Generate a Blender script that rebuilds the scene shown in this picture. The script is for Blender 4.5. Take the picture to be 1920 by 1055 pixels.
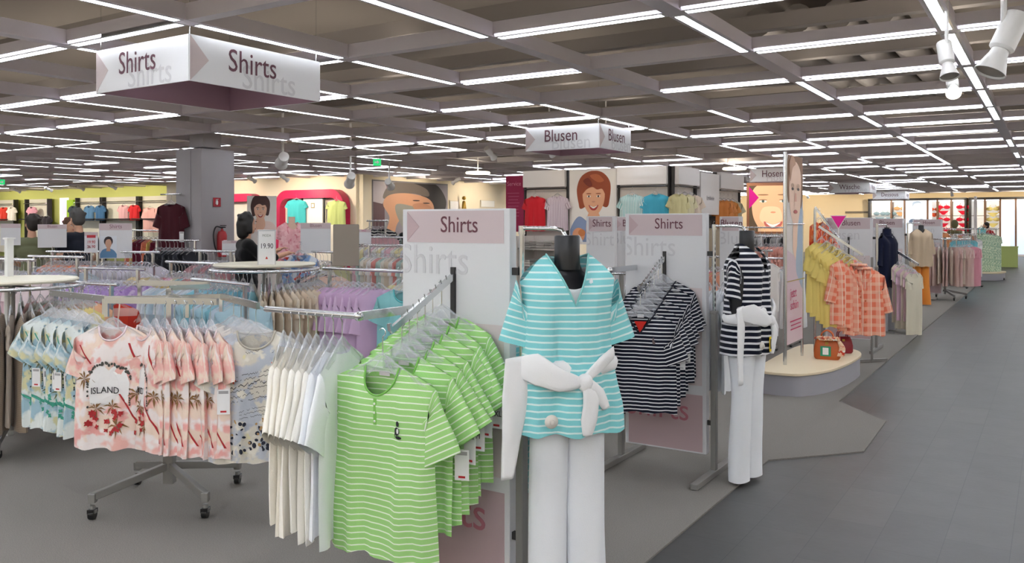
import bpy, bmesh, math, random
from mathutils import Vector, Matrix
for o in list(bpy.data.objects): bpy.data.objects.remove(o)
SC = bpy.context.scene
COL = SC.collection
PI = math.pi
random.seed(7)

# ---------------------------------------------------------------- camera
EYE, FPX, HY = 1.6, 1584.0, 416.0          # eye height, focal length in px of a 1920 frame, horizon row
YAW = math.radians(32.7)
CY, SY = math.cos(YAW), math.sin(YAW)
cam_d = bpy.data.cameras.new('camera'); cam = bpy.data.objects.new('camera', cam_d); COL.objects.link(cam)
cam.location = (0, 0, EYE); cam.rotation_euler = (PI/2, 0, YAW)
cam_d.sensor_width = 36; cam_d.lens = FPX/1920*36
cam_d.shift_y = -(527.5-HY)/1920
cam_d.clip_start = .05; cam_d.clip_end = 200
SC.camera = cam
# ---------------------------------------------------------------- world, exposure
wd = bpy.data.worlds.new('world'); SC.world = wd; wd.use_nodes = True
wd.node_tree.nodes['Background'].inputs[0].default_value = (.9, .93, 1, 1)
wd.node_tree.nodes['Background'].inputs[1].default_value = .02
SC.view_settings.view_transform = 'Standard'; SC.view_settings.look = 'None'
SC.view_settings.exposure = 0.76; SC.view_settings.gamma = 1
TUBE_POWER = 16.5

def W(px, D, z=0.0):                        # a place at distance D (metres along the view) under image column px
    R = (px-960)*D/FPX
    return Vector((CY*R-SY*D, SY*R+CY*D, z))
def Zat(py, D): return EYE-(py-HY)*D/FPX
def P(px, py, D): return W(px, D, Zat(py, D))

# ---------------------------------------------------------------- materials
MATS = {}
def srgb(c):
    if isinstance(c, str):
        c = tuple(int(c[i:i+2], 16)/255 for i in (0, 2, 4))
    return tuple((v/12.92 if v <= .04045 else ((v+.055)/1.055)**2.4) for v in c)+(1,)
def newmat(name):
    m = bpy.data.materials.new(name); m.use_nodes = True
    nt = m.node_tree; b = nt.nodes['Principled BSDF']
    return m, nt, b
def N(nt, t, **kw):
    n = nt.nodes.new(t)
    for k, v in kw.items():
        if k.startswith('i_'):
            n.inputs[int(k[2:]) if k[2:].isdigit() else k[2:]].default_value = v
        else: setattr(n, k, v)
    return n
def mat(name, col, rough=.5, metal=0, alpha=1, bump=0, bscale=200, spec=.5, trans=0, coat=0):
    if name in MATS: return MATS[name]
    m, nt, b = newmat(name)
    b.inputs['Base Color'].default_value = srgb(col); b.inputs['Roughness'].default_value = rough
    b.inputs['Metallic'].default_value = metal; b.inputs['Alpha'].default_value = alpha
    b.inputs['Specular IOR Level'].default_value = spec
    b.inputs['Transmission Weight'].default_value = trans; b.inputs['Coat Weight'].default_value = coat
    if bump:
        n = N(nt, 'ShaderNodeTexNoise'); n.inputs['Scale'].default_value = bscale
        tc = N(nt, 'ShaderNodeTexCoord'); nt.links.new(tc.outputs['Object'], n.inputs['Vector'])
        bp = N(nt, 'ShaderNodeBump'); bp.inputs['Strength'].default_value = bump; bp.inputs['Distance'].default_value = .01
        nt.links.new(n.outputs['Fac'], bp.inputs['Height']); nt.links.new(bp.outputs[0], b.inputs['Normal'])
    MATS[name] = m; return m
def emat(name, col, s):
    if name in MATS: return MATS[name]
    m, nt, b = newmat(name)
    b.inputs['Base Color'].default_value = srgb(col)
    b.inputs['Emission Color'].default_value = srgb(col); b.inputs['Emission Strength'].default_value = s
    MATS[name] = m; return m
def cloth(col, name=None, rough=.9):
    name = name or 'cloth_'+(col if isinstance(col, str) else 'c')
    if name in MATS: return MATS[name]
    m, nt, b = newmat(name)
    tc = N(nt, 'ShaderNodeTexCoord')
    n = N(nt, 'ShaderNodeTexNoise'); n.inputs['Scale'].default_value = 260; n.inputs['Detail'].default_value = 3
    nt.links.new(tc.outputs['Object'], n.inputs['Vector'])
    bp = N(nt, 'ShaderNodeBump'); bp.inputs['Strength'].default_value = .25; bp.inputs['Distance'].default_value = .004
    nt.links.new(n.outputs['Fac'], bp.inputs['Height']); nt.links.new(bp.outputs[0], b.inputs['Normal'])
    b.inputs['Base Color'].default_value = srgb(col); b.inputs['Roughness'].default_value = rough
    b.inputs['Sheen Weight'].default_value = .15; b.inputs['Specular IOR Level'].default_value = .2
    MATS[name] = m; return m
def math_n(nt, op, a, b=None):
    n = N(nt, 'ShaderNodeMath', operation=op)
    for i, v in enumerate((a, b)):
        if v is None: continue
        if hasattr(v, 'is_linked') or hasattr(v, 'links'): nt.links.new(v, n.inputs[i])
        else: n.inputs[i].default_value = v
    return n.outputs[0]
def uvsep(nt):
    uv = N(nt, 'ShaderNodeUVMap'); s = N(nt, 'ShaderNodeSeparateXYZ'); nt.links.new(uv.outputs[0], s.inputs[0])
    return uv.outputs[0], s.outputs[0], s.outputs[1]
def mixc(nt, fac, a, b):
    n = N(nt, 'ShaderNodeMix', data_type='RGBA')
    if hasattr(fac, 'links'): nt.links.new(fac, n.inputs[0])
    else: n.inputs[0].default_value = fac
    for i, v in ((6, a), (7, b)):
        if hasattr(v, 'links'): nt.links.new(v, n.inputs[i])
        else: n.inputs[i].default_value = srgb(v)
    return n.outputs[2]
def striped(name, base, line, period=.021, width=.24, vertical=False, warp=0.0):
    """cloth with stripes that follow the garment's own u/v (metres)"""
    if name in MATS: return MATS[name]
    m = cloth(base, name); nt = m.node_tree; b = nt.nodes['Principled BSDF']
    uv, u, v = uvsep(nt)
    q = u if vertical else v
    if warp:
        nz = N(nt, 'ShaderNodeTexNoise'); nz.inputs['Scale'].default_value = 9; nt.links.new(uv, nz.inputs[0])
        q = math_n(nt, 'ADD', q, math_n(nt, 'MULTIPLY', nz.outputs['Fac'], warp))
    fr = math_n(nt, 'FRACT', math_n(nt, 'DIVIDE', q, period))
    st = math_n(nt, 'LESS_THAN', fr, width)
    nt.links.new(mixc(nt, st, base, line), b.inputs['Base Color']); return m
def plaid(name, base, c2, c3, period=.08):
    if name in MATS: return MATS[name]
    m = cloth(base, name); nt = m.node_tree; b = nt.nodes['Principled BSDF']
    uv, u, v = uvsep(nt)
    def tri(q, p, o=0.0):
        return math_n(nt, 'MULTIPLY', math_n(nt, 'ABSOLUTE', math_n(nt, 'SUBTRACT', math_n(nt, 'FRACT', math_n(nt, 'ADD', math_n(nt, 'DIVIDE', q, p), o+10)), .5)), 2.0)
    a = math_n(nt, 'SMOOTH_MIN', tri(u, period), 1.0)
    c = mixc(nt, math_n(nt, 'GREATER_THAN', tri(u, period), .45), base, c2)
    c = mixc(nt, math_n(nt, 'MULTIPLY', math_n(nt, 'GREATER_THAN', tri(v, period, .3), .6), .55), c, c3)
    c = mixc(nt, math_n(nt, 'GREATER_THAN', tri(u, period, .25), .93), c, 'fbe3d0')
    nt.links.new(c, b.inputs['Base Color']); return m
def printed(name, base, cols, scale=9, lo=.45, seed=0, stretch=(1, 1)):
    """allover print: blotches of several colours over a base cloth"""
    if name in MATS: return MATS[name]
    m = cloth(base, name); nt = m.node_tree; b = nt.nodes['Principled BSDF']
    uv, u, v = uvsep(nt)
    c = base
    for i, cc in enumerate(cols):
        mp = N(nt, 'ShaderNodeMapping'); nt.links.new(uv, mp.inputs[0])
        mp.inputs['Location'].default_value = (3.1*i+seed, 1.7*i, 0); mp.inputs['Scale'].default_value = (stretch[0], stretch[1], 1)
        nz = N(nt, 'ShaderNodeTexNoise'); nz.inputs['Scale'].default_value = scale*(1+.35*i); nz.inputs['Detail'].default_value = 3
        nt.links.new(mp.outputs[0], nz.inputs[0])
        rm = N(nt, 'ShaderNodeMapRange'); nt.links.new(nz.outputs['Fac'], rm.inputs[0])
        rm.inputs[1].default_value = lo+.06*i; rm.inputs[2].default_value = lo+.06*i+.07
        c = mixc(nt, rm.outputs[0], c, cc)
    nt.links.new(c, b.inputs['Base Color']); return m

CHROME = mat('chrome', 'd8dadc', .16, 1.0)
STEEL = mat('grey_painted_steel', '8f8d8a', .45, .3)
DSTEEL = mat('dark_steel', '3b3a3a', .5, .3)
BLACK = mat('black_plastic', '141416', .35)
WHITE = mat('white_plastic', 'eceae8', .5)
CLEAR = mat('clear_plastic', 'e8eaf0', .12, 0, .26)
CARD = mat('white_card', 'efeeee', .7)
BEAM = mat('grey_beam_paint', 'dcd6dc', .55)
WOOD = mat('pale_birch', 'e3d3b4', .5, bump=.05, bscale=30)

# ---------------------------------------------------------------- mesh builder
class MB:
    def __init__(s): s.v=[]; s.f=[]; s.m=[]; s.uv=[]; s.cm=0
    def add(s, vs, fs, uvs=None, mi=None):
        o=len(s.v); s.v+= [tuple(v) for v in vs]; s.uv += uvs if uvs else [(v[0], v[2]) for v in vs]
        for f in fs: s.f.append(tuple(i+o for i in f)); s.m.append(s.cm if mi is None else mi)
        return s
    def box(s, c, d, M=None, mi=None):
        x,y,z=[q/2 for q in d]; c=Vector(c)
        vs=[Vector((a*x,b*y,e*z)) for e in (-1,1) for b in (-1,1) for a in (-1,1)]
        if M is not None: vs=[M@v for v in vs]
        vs=[v+c for v in vs]
        return s.add(vs,[(0,2,3,1),(4,5,7,6),(0,1,5,4),(2,6,7,3),(0,4,6,2),(1,3,7,5)],mi=mi)
    def bar(s, p0, p1, w, h, mi=None):        # rectangular bar between two points, h is vertical-ish
        p0=Vector(p0); p1=Vector(p1); d=(p1-p0); L=d.length; d.normalize()
        up=Vector((0,0,1)) if abs(d.z)<.95 else Vector((0,1,0))
        sx=d.cross(up).normalized(); u=sx.cross(d)
        M=Matrix((sx,d,u)).transposed()
        return s.box((p0+p1)/2,(w,L,h),M,mi)
    def tube(s, pts, r, seg=10, caps=True, mi=None, ry=None):
        pts=[Vector(p) for p in pts]; n=len(pts); vs=[]; fs=[]
        prev=None
        for i,p in enumerate(pts):
            d=(pts[min(i+1,n-1)]-pts[max(i-1,0)]).normalized()
            if prev is None:
                a=Vector((0,0,1)) if abs(d.z)<.9 else Vector((1,0,0))
                x=d.cross(a).normalized()
            else:
                x=(prev-d*prev.dot(d)).normalized()
            prev=x; y=d.cross(x)
            rr=r[i] if isinstance(r,(list,tuple)) else r
            for k in range(seg):
                t=2*PI*k/seg; vs.append(p+x*math.cos(t)*rr+y*math.sin(t)*rr*(ry or 1))
        for i in range(n-1):
            for k in range(seg):
                a=i*seg+k; b=i*seg+(k+1)%seg; fs.append((a,b,b+seg,a+seg))
        if caps: fs.append(tuple(range(seg))[::-1]); fs.append(tuple((n-1)*seg+k for k in range(seg)))
        return s.add(vs,fs,mi=mi)
    def lathe(s, prof, c=(0,0,0), seg=24, mi=None, sx=1, sy=1, cap=True):   # prof: (r,z)
        vs=[];fs=[]; n=len(prof); c=Vector(c)
        for r,z in prof:
            for k in range(seg):
                t=2*PI*k/seg; vs.append(c+Vector((r*math.cos(t)*sx,r*math.sin(t)*sy,z)))
        for i in range(n-1):
            for k in range(seg):
                a=i*seg+k;b=i*seg+(k+1)%seg; fs.append((a,b,b+seg,a+seg))
        if cap: fs.append(tuple(range(seg))[::-1]); fs.append(tuple((n-1)*seg+k for k in range(seg)))
        return s.add(vs,fs,mi=mi)
    def prism(s, poly, z0, z1, mi=None, axis='z'):
        n=len(poly)
        if axis=='z': vs=[(x,y,z0) for x,y in poly]+[(x,y,z1) for x,y in poly]
        else: vs=[(x,z0,y) for x,y in poly]+[(x,z1,y) for x,y in poly]
        fs=[tuple(range(n))[::-1], tuple(range(n,2*n))]+[(i,(i+1)%n,n+(i+1)%n,n+i) for i in range(n)]
        return s.add(vs,fs,mi=mi)
    def ball(s, c, r, seg=14, rings=9, mi=None, M=None):
        c=Vector(c); r=(r,r,r) if isinstance(r,(int,float)) else r; vs=[];fs=[]
        for i in range(1,rings):
            a=PI*i/rings
            for k in range(seg):
                t=2*PI*k/seg; v=Vector((r[0]*math.sin(a)*math.cos(t),r[1]*math.sin(a)*math.sin(t),r[2]*math.cos(a)))
                vs.append(c+(M@v if M is not None else v))
        tp=Vector((0,0,r[2])); 
        if M is not None: tp=M@tp
        vs+= [c+tp,c-tp]
        for i in range(rings-2):
            for k in range(seg):
                a=i*seg+k;b=i*seg+(k+1)%seg; fs.append((a,a+seg,b+seg,b))
        for k in range(seg):
            fs.append((len(vs)-2,k,(k+1)%seg)); a=(rings-2)*seg; fs.append((len(vs)-1,a+(k+1)%seg,a+k))
        return s.add(vs,fs,mi=mi)
    def cap(s, p0, r0, p1, r1, seg=12, mi=None):  # tapered capsule
        s.ball(p0,r0,seg,8,mi); s.ball(p1,r1,seg,8,mi); return s.tube([p0,p1],[r0,r1],seg,False,mi)
    def build(s, name, m, parent=None, loc=(0,0,0), rot=(0,0,0), smooth=None, label=None):
        me=bpy.data.meshes.new(name); me.from_pydata(s.v,[],s.f)
        ml=m if isinstance(m,(list,tuple)) else [m]
        for q in ml: me.materials.append(q)
        for p,i in zip(me.polygons,s.m): p.material_index=min(i,len(ml)-1)
        ul=me.uv_layers.new(name='UVMap')
        for l in me.loops: ul.data[l.index].uv=s.uv[l.vertex_index]
        if smooth is not None:
            if smooth>=180: me.polygons.foreach_set('use_smooth',[True]*len(me.polygons))
            else:
                me.polygons.foreach_set('use_smooth',[True]*len(me.polygons)); me.set_sharp_from_angle(angle=math.radians(smooth))
        me.update()
        o=bpy.data.objects.new(name,me); COL.objects.link(o)
        if parent: o.parent=parent
        o.location=loc; o.rotation_euler=rot
        if label: o['label']=label
        return o
def bevel(o, w=.004, seg=2):
    md=o.modifiers.new('bevel','BEVEL'); md.width=w; md.segments=seg; md.limit_method='ANGLE'; return o
def thing(name, label, cat, loc=(0,0,0), rz=0, group=None):
    o=bpy.data.objects.new(name,None); COL.objects.link(o); o.empty_display_size=.1
    o.location=loc; o.rotation_euler=(0,0,rz); return tag(o,label,cat,group)
def tag(o, label, cat, group=None, kind=None):
    o['label']=label; o['category']=cat
    if group: o['group']=group
    if kind: o['kind']=kind
    return o
def struct(o, label=None, cat=None):
    o['kind']='structure'
    if label: o['label']=label
    if cat: o['category']=cat
    return o
def copy_tree(o, parent=None):
    c=o.copy(); COL.objects.link(c)
    if parent: c.parent=parent
    for ch in KIDS.get(o.name,[]) or list(o.children): copy_tree(ch,c)
    return c
KIDS={}
def txt(name, s, size, m, parent=None, loc=(0,0,0), rz=0, squeeze=1.0, align='LEFT', clip=None, depth=.0012, lean=0, bold=0, label=None):
    cu=bpy.data.curves.new('t','FONT'); cu.body=s; cu.size=size; cu.align_x=align; cu.extrude=depth/2; cu.resolution_u=3
    cu.shear=lean; cu.offset=bold*size
    to=bpy.data.objects.new('t',cu); COL.objects.link(to)
    dg=bpy.context.evaluated_depsgraph_get(); me=bpy.data.meshes.new_from_object(to.evaluated_get(dg))
    bpy.data.objects.remove(to); bpy.data.curves.remove(cu)
    for v in me.vertices: x,y,z=v.co; v.co=(x*squeeze,-z,y)
    if clip:
        bm=bmesh.new(); bm.from_mesh(me)
        for x,n in ((clip[0],-1),(clip[1],1)):
            bmesh.ops.bisect_plane(bm,geom=bm.verts[:]+bm.edges[:]+bm.faces[:],plane_co=(x-loc[0],0,0),plane_no=(n,0,0),clear_outer=True)
        bm.to_mesh(me); bm.free()
    me.materials.clear(); me.materials.append(m); me.name=name
    o=bpy.data.objects.new(name,me); COL.objects.link(o); o.location=loc; o.rotation_euler=(0,0,rz)
    if parent: o.parent=parent
    if label: o['label']=label
    return o
def spline(pts, n=6):        # closed Catmull-Rom
    out=[]; L=len(pts)
    for i in range(L):
        p0,p1,p2,p3=[Vector(pts[(i+k)%L]) for k in (-1,0,1,2)]
        for j in range(n):
            t=j/n; out.append(tuple(.5*((2*p1)+(p2-p0)*t+(2*p0-5*p1+4*p2-p3)*t*t+(3*p1-p0-3*p2+p3)*t**3)))
    return out
def ell(cx,cy,rx,ry,n=20,a=0): 
    return [(cx+rx*math.cos(t)*math.cos(a)-ry*math.sin(t)*math.sin(a), cy+rx*math.cos(t)*math.sin(a)+ry*math.sin(t)*math.cos(a)) for t in [2*PI*k/n for k in range(n)]]
def picture(name, w, h, shapes, parent, loc=(0,0,0), rz=0, t=.004, lit=0, label=None, thick=None):
    """flat printed picture: a sheet w x h (origin bottom centre), printed shapes as paper-thin ink layers. shapes: (colour,[(x,y) in 0..1])"""
    cols=[]; mb=MB(); 
    def mi(c):
        if c not in cols: cols.append(c)
        return cols.index(c)
    mb.prism([(-w/2,0),(w/2,0),(w/2,h),(-w/2,h)],0,t,mi=mi(shapes[0][0]),axis='y')
    bm=None
    for k,(c,poly) in enumerate(shapes[1:]):
        pts=[((x-.5)*w,y*h) for x,y in poly]
        # clip polygon to the sheet (Sutherland-Hodgman)
        for ax,lim,sg in ((0,-w/2,1),(0,w/2,-1),(1,0,1),(1,h,-1)):
            out=[]
            for i in range(len(pts)):
                a,b=pts[i-1],pts[i]; ia=(a[ax]-lim)*sg>=0; ib=(b[ax]-lim)*sg>=0
                if ia!=ib:
                    q=(lim-a[ax])/(b[ax]-a[ax]); out.append((a[0]+(b[0]-a[0])*q,a[1]+(b[1]-a[1])*q))
                if ib: out.append(b)
            pts=out
            if not pts: break
        if len(pts)<3: continue
        y=-.0006*(k+1); n=len(pts)
        mb.add([(x,y,z) for x,z in pts],[tuple(range(n))],mi=mi(c))
    ms=[emat('print_lit_%s_%d'%(c,int(lit*10)),c,lit) if lit else mat('print_'+c,c,.55) for c in cols]
    return mb.build(name,ms,parent,loc,(0,0,rz),label=label)
# ================================================================ the room
GX0, GY0, GCX, GCY, GZ = -5.128, 3.763, 1.49, 1.603, 3.0
def node(i,j): return Vector((GX0+i*GCX, GY0+j*GCY, GZ))
# floor: slate tiles
m,nt,b=newmat('slate_tiles'); TILE=m
tc=N(nt,'ShaderNodeTexCoord'); sp=N(nt,'ShaderNodeSeparateXYZ'); nt.links.new(tc.outputs['Object'],sp.inputs[0])
cb=N(nt,'ShaderNodeCombineXYZ'); nt.links.new(sp.outputs[1],cb.inputs[0]); nt.links.new(math_n(nt,'ADD',sp.outputs[0],1.62),cb.inputs[1])
br=N(nt,'ShaderNodeTexBrick'); nt.links.new(cb.outputs[0],br.inputs[0])
br.inputs['Color1'].default_value=srgb('5b5b5a'); br.inputs['Color2'].default_value=srgb('535454'); br.inputs['Mortar'].default_value=srgb('434447')
br.inputs['Scale'].default_value=1; br.inputs['Mortar Size'].default_value=.0022; br.inputs['Mortar Smooth'].default_value=.3
br.inputs['Brick Width'].default_value=.64; br.inputs['Row Height'].default_value=.288
nz=N(nt,'ShaderNodeTexNoise'); nz.inputs['Scale'].default_value=5; nz.inputs['Detail'].default_value=8; nt.links.new(tc.outputs['Object'],nz.inputs[0])
mx=N(nt,'ShaderNodeMix',data_type='RGBA',blend_type='MULTIPLY'); mx.inputs[0].default_value=.35
nt.links.new(br.outputs[0],mx.inputs[6]); nt.links.new(nz.outputs['Fac'],mx.inputs[7]); nt.links.new(mx.outputs[2],b.inputs['Base Color'])
b.inputs['Roughness'].default_value=.42
bp=N(nt,'ShaderNodeBump'); bp.inputs['Strength'].default_value=.15; bp.inputs['Distance'].default_value=.004
n2=N(nt,'ShaderNodeTexNoise'); n2.inputs['Scale'].default_value=26; n2.inputs['Detail'].default_value=6; nt.links.new(tc.outputs['Object'],n2.inputs[0])
nt.links.new(n2.outputs['Fac'],bp.inputs['Height']); nt.links.new(bp.outputs[0],b.inputs['Normal'])
m,nt,b=newmat('grey_carpet'); CARPET=m
tc=N(nt,'ShaderNodeTexCoord'); nz=N(nt,'ShaderNodeTexNoise'); nz.inputs['Scale'].default_value=170; nz.inputs['Detail'].default_value=4; nt.links.new(tc.outputs['Object'],nz.inputs[0])
nt.links.new(mixc(nt,nz.outputs['Fac'],'6c6965','95908b'),b.inputs['Base Color']); b.inputs['Roughness'].default_value=.97; b.inputs['Specular IOR Level'].default_value=.1
bp=N(nt,'ShaderNodeBump'); bp.inputs['Strength'].default_value=.6; bp.inputs['Distance'].default_value=.004
nt.links.new(nz.outputs['Fac'],bp.inputs['Height']); nt.links.new(bp.outputs[0],b.inputs['Normal'])
XL,XR,YN,YF=-46,4.6,-4.5,46.6
f=MB(); f.box(((XL+XR)/2,(YN+YF)/2,-.06),(XR-XL,YF-YN,.1)); struct(f.build('floor',TILE),'dark slate-grey tiled floor of the aisle','floor')
f=MB(); f.prism([(-1.62,YN+.2),(-1.62,5.72),(-1.12,6.3),(-1.14,7.36),(-1.62,7.93),(-1.66,30),(-1.66,YF-.1),(XL+.1,YF-.1),(XL+.1,YN+.2)],-.012,0)
struct(f.build('floor_carpet',CARPET),'grey carpet under the racks with a stepped bump into the aisle','floor')
# walls
def wall(name,p0,p1,z1,m,label,t=.2):
    w=MB(); a=Vector((p0[0],p0[1],0)); b_=Vector((p1[0],p1[1],0)); w.bar(a+Vector((0,0,z1/2-.01)),b_+Vector((0,0,z1/2-.01)),t,z1+.02)
    return struct(w.build(name,m),label,'wall')
BEIGE=mat('beige_wall','e6cfa6',.8); CREAM=mat('cream_wall','f0e4cc',.8); LIME=mat('lime_wall','ccd17c',.8)
CEIL=mat('raw_ceiling','8a8178',.9,bump=.2,bscale=3)
ZC=3.95
wall('wall_far',(-18.2,46.5),(XR,46.5),ZC,BEIGE,'beige far wall behind the lit display cases')
wall('wall_left',(-18,19.4),(-18,46.4),ZC,CREAM,'cream side wall with the couple poster')
wall('wall_back',(-27.5,19.4),(-18.1,19.4),ZC,CREAM,'cream wall with the magenta arches')
wall('wall_green',(XL,20.6),(-27.3,20.6),ZC,LIME,'lime green wall of the children department')
wall('wall_outer',(XL,YN),(XL,20.5),ZC,CREAM,'cream outer wall')
wall('wall_right',(XR,YN),(XR,46.4),ZC,CREAM,'cream wall on the far side of the aisle')
wall('wall_near',(XL,YN),(XR,YN),ZC,CREAM,'cream wall behind the viewer')
c=MB(); c.box(((XL+XR)/2,(YN+YF)/2,ZC+.1),(XR-XL,YF-YN,.2)); struct(c.build('ceiling',CEIL),'dark raw ceiling above the light grid','ceiling')
# ceiling grid: suspended beams
IMN,IMX,JMN,JMX=-27,6,-5,26
n_=0
for i in range(IMN,IMX+1):
    x=node(i,0).x; y0=GY0+JMN*GCY; y1=min(46.3,GY0+JMX*GCY)
    if x<-17.9: y1=19.2 if x>-27.3 else 20.4
    q=MB(); q.box((x,(y0+y1)/2,GZ+.06),(.10,y1-y0,.12))
    q.box((x-.058,(y0+y1)/2,GZ+.006),(.016,y1-y0,.012)); q.box((x+.058,(y0+y1)/2,GZ+.006),(.016,y1-y0,.012))
    o=q.build('ceiling_beam',BEAM); struct(o,'long grey suspended ceiling beam running along the aisle','beam')
for j in range(JMN,JMX+1):
    y=node(0,j).y; 
    x0=-45.8 if y<19.2 else -17.8
    if y>46.3: continue
    q=MB(); x1=node(IMX,0).x
    q.box(((x0+x1)/2,y,GZ+.0605),(x1-x0,.098,.117))
    o=q.build('ceiling_beam',BEAM); struct(o,'grey suspended ceiling beam running across the aisle','beam')
# secondary runners and pipes above the grid
q=MB()
for j in range(-4,26): 
    y=node(0,j).y+.8
    if y<46: q.box(((-45 if y<19 else -17.5)/2+2,y,3.42),((49 if y<19 else 21.5),.12,.14))
struct(q.build('ceiling_joist',mat('joist_paint','8c857f',.8)),'grey joists above the light grid','beam')
q=MB()
for k in range(5): q.tube([W(1540+k*10,9.2)+Vector((k*.33-.4,-1.0,3.62)), W(1540+k*10,9.2)+Vector((k*.33-.4,6.5,3.62))],.15,14)
o=q.build('air_duct',mat('duct_grey','8d8781',.6),smooth=40); struct(o,'row of grey round ducts above the light grid','duct')
# lit segments of the grid
RND=random.Random(3)
LIT={('y',0,-1):1,('y',0,0):1,('y',0,1):1,('y',0,2):0,('y',0,3):1,('y',0,4):1,('y',0,5):1,('y',0,6):0,('y',0,7):1,
 ('y',1,0):1,('y',1,1):0,('y',1,2):0,('y',1,3):0,('y',1,4):1,('y',1,5):0,('y',1,6):0,('y',1,7):1,('y',1,8):0,
 ('y',2,1):1,('y',2,2):0,('y',2,3):1,('y',2,4):0,('y',2,5):1,('y',2,6):0,('y',2,7):1,('y',2,8):1,('y',2,0):0,
 ('y',3,0):1,('y',3,1):1,('y',3,2):1,('y',3,3):1,('y',3,4):1,('y',3,5):1,('y',3,6):0,('y',3,7):0,('y',3,8):1,
 ('y',-1,-1):0,('y',-1,0):1,('y',-1,1):1,('y',-1,2):1,('y',-1,3):0,('y',-1,4):1,('y',-2,0):0,('y',-2,1):1,
 ('x',-1,0):1,('x',-2,0):1,('x',0,0):0,('x',-1,1):1,('x',0,1):0,('x',1,1):1,('x',2,1):1,('x',-2,1):0,
 ('x',-1,2):0,('x',0,2):1,('x',1,2):0,('x',2,2):1,('x',3,2):1,('x',-1,3):1,('x',0,3):0,('x',1,3):1,('x',2,3):1,('x',3,3):1,('x',-2,2):1,('x',-2,3):0,
 ('x',0,4):0,('x',-1,4):1,('x',1,4):0,('x',2,4):1,('x',3,4):1,('x',-2,4):1,('x',1,5):1,('x',2,5):1,('x',0,5):0,('x',-1,5):1}
TUBE=emat('tube_glow','f1f7ff',TUBE_POWER); UPL=emat('added_uplight_glow','fff4e6',6.0); HOUS=mat('light_housing','c9c7ca',.4)  # the upward glow is added to brighten the raw ceiling and beam sides
def seg_mesh(L):
    a=MB(); a.box((0,0,.001),(.066,L,.008)); 
    return a
def visible(p):
    R=CY*p.x+SY*p.y; D=-SY*p.x+CY*p.y
    if D<1.5: return False,D
    u=960+R*FPX/D; v=HY-(p.z-EYE)*FPX/D
    return (-150<u<2070 and v>-120), D
segs=[]
for i in range(IMN,IMX+1):
    for j in range(JMN,JMX):
        for ax in 'xy':
            if ax=='x' and i==IMX: continue
            k=(ax,i,j)
            p=node(i,j)+(Vector((GCX/2,0,0)) if ax=='x' else Vector((0,GCY/2,0)))
            if p.y>45.9 or (p.x<-17 and p.y>18.6): continue
            far = j>9 and i>=-1
            r=RND.random()
            on=LIT.get(k, r<(.46 if (far or i<-1) else .58))
            if on: segs.append((ax,p))
vis=[];rest=[]
for ax,p in segs:
    v,D=visible(p)
    # only rooms within view range plus a ring around it
    (vis if v else rest).append((D,ax,p))
vis.sort(key=lambda t:t[0])
protos={}
for n,(D,ax,p) in enumerate(vis[:300]):
    L=(GCY if ax=='y' else GCX)-.17
    if ax not in protos:
        e=thing('ceiling_light','','light'); seg_mesh(L).build('diffuser',TUBE,e)
        h=MB(); h.box((0,0,.012),(.098,L+.04,.03)); h.box((0,0,.1205),(.06,L,.002),mi=1); h.build('housing',[HOUS,UPL],e); protos[ax]=e; o=e  # upper box of the housing is the added upward glow
    else: o=copy_tree(protos[ax])
    o.location=p; o.rotation_euler=(0,0,0 if ax=='y' else PI/2)
    d='along the aisle' if ax=='y' else 'across the aisle'
    tag(o,'thin white fluorescent strip set %s in the ceiling grid'%d,'light','fluorescent strips running '+d)
s=MB()
for D,ax,p in vis[300:]+rest:
    L=(GCY if ax=='y' else GCX)-.17
    s.box(p+Vector((0,0,.001)),(.066,L,.008) if ax=='y' else (L,.066,.008)); s.box(p+Vector((0,0,.1205)),(.06,L,.002) if ax=='y' else (L,.06,.002),mi=1)  # upper box again is the added upward glow
o=s.build('ceiling_light',[TUBE,UPL]); tag(o,'most distant fluorescent strips of the ceiling grid, too far off to count','light',kind='stuff')
print('LIGHTS',len(vis),len(rest))
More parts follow.
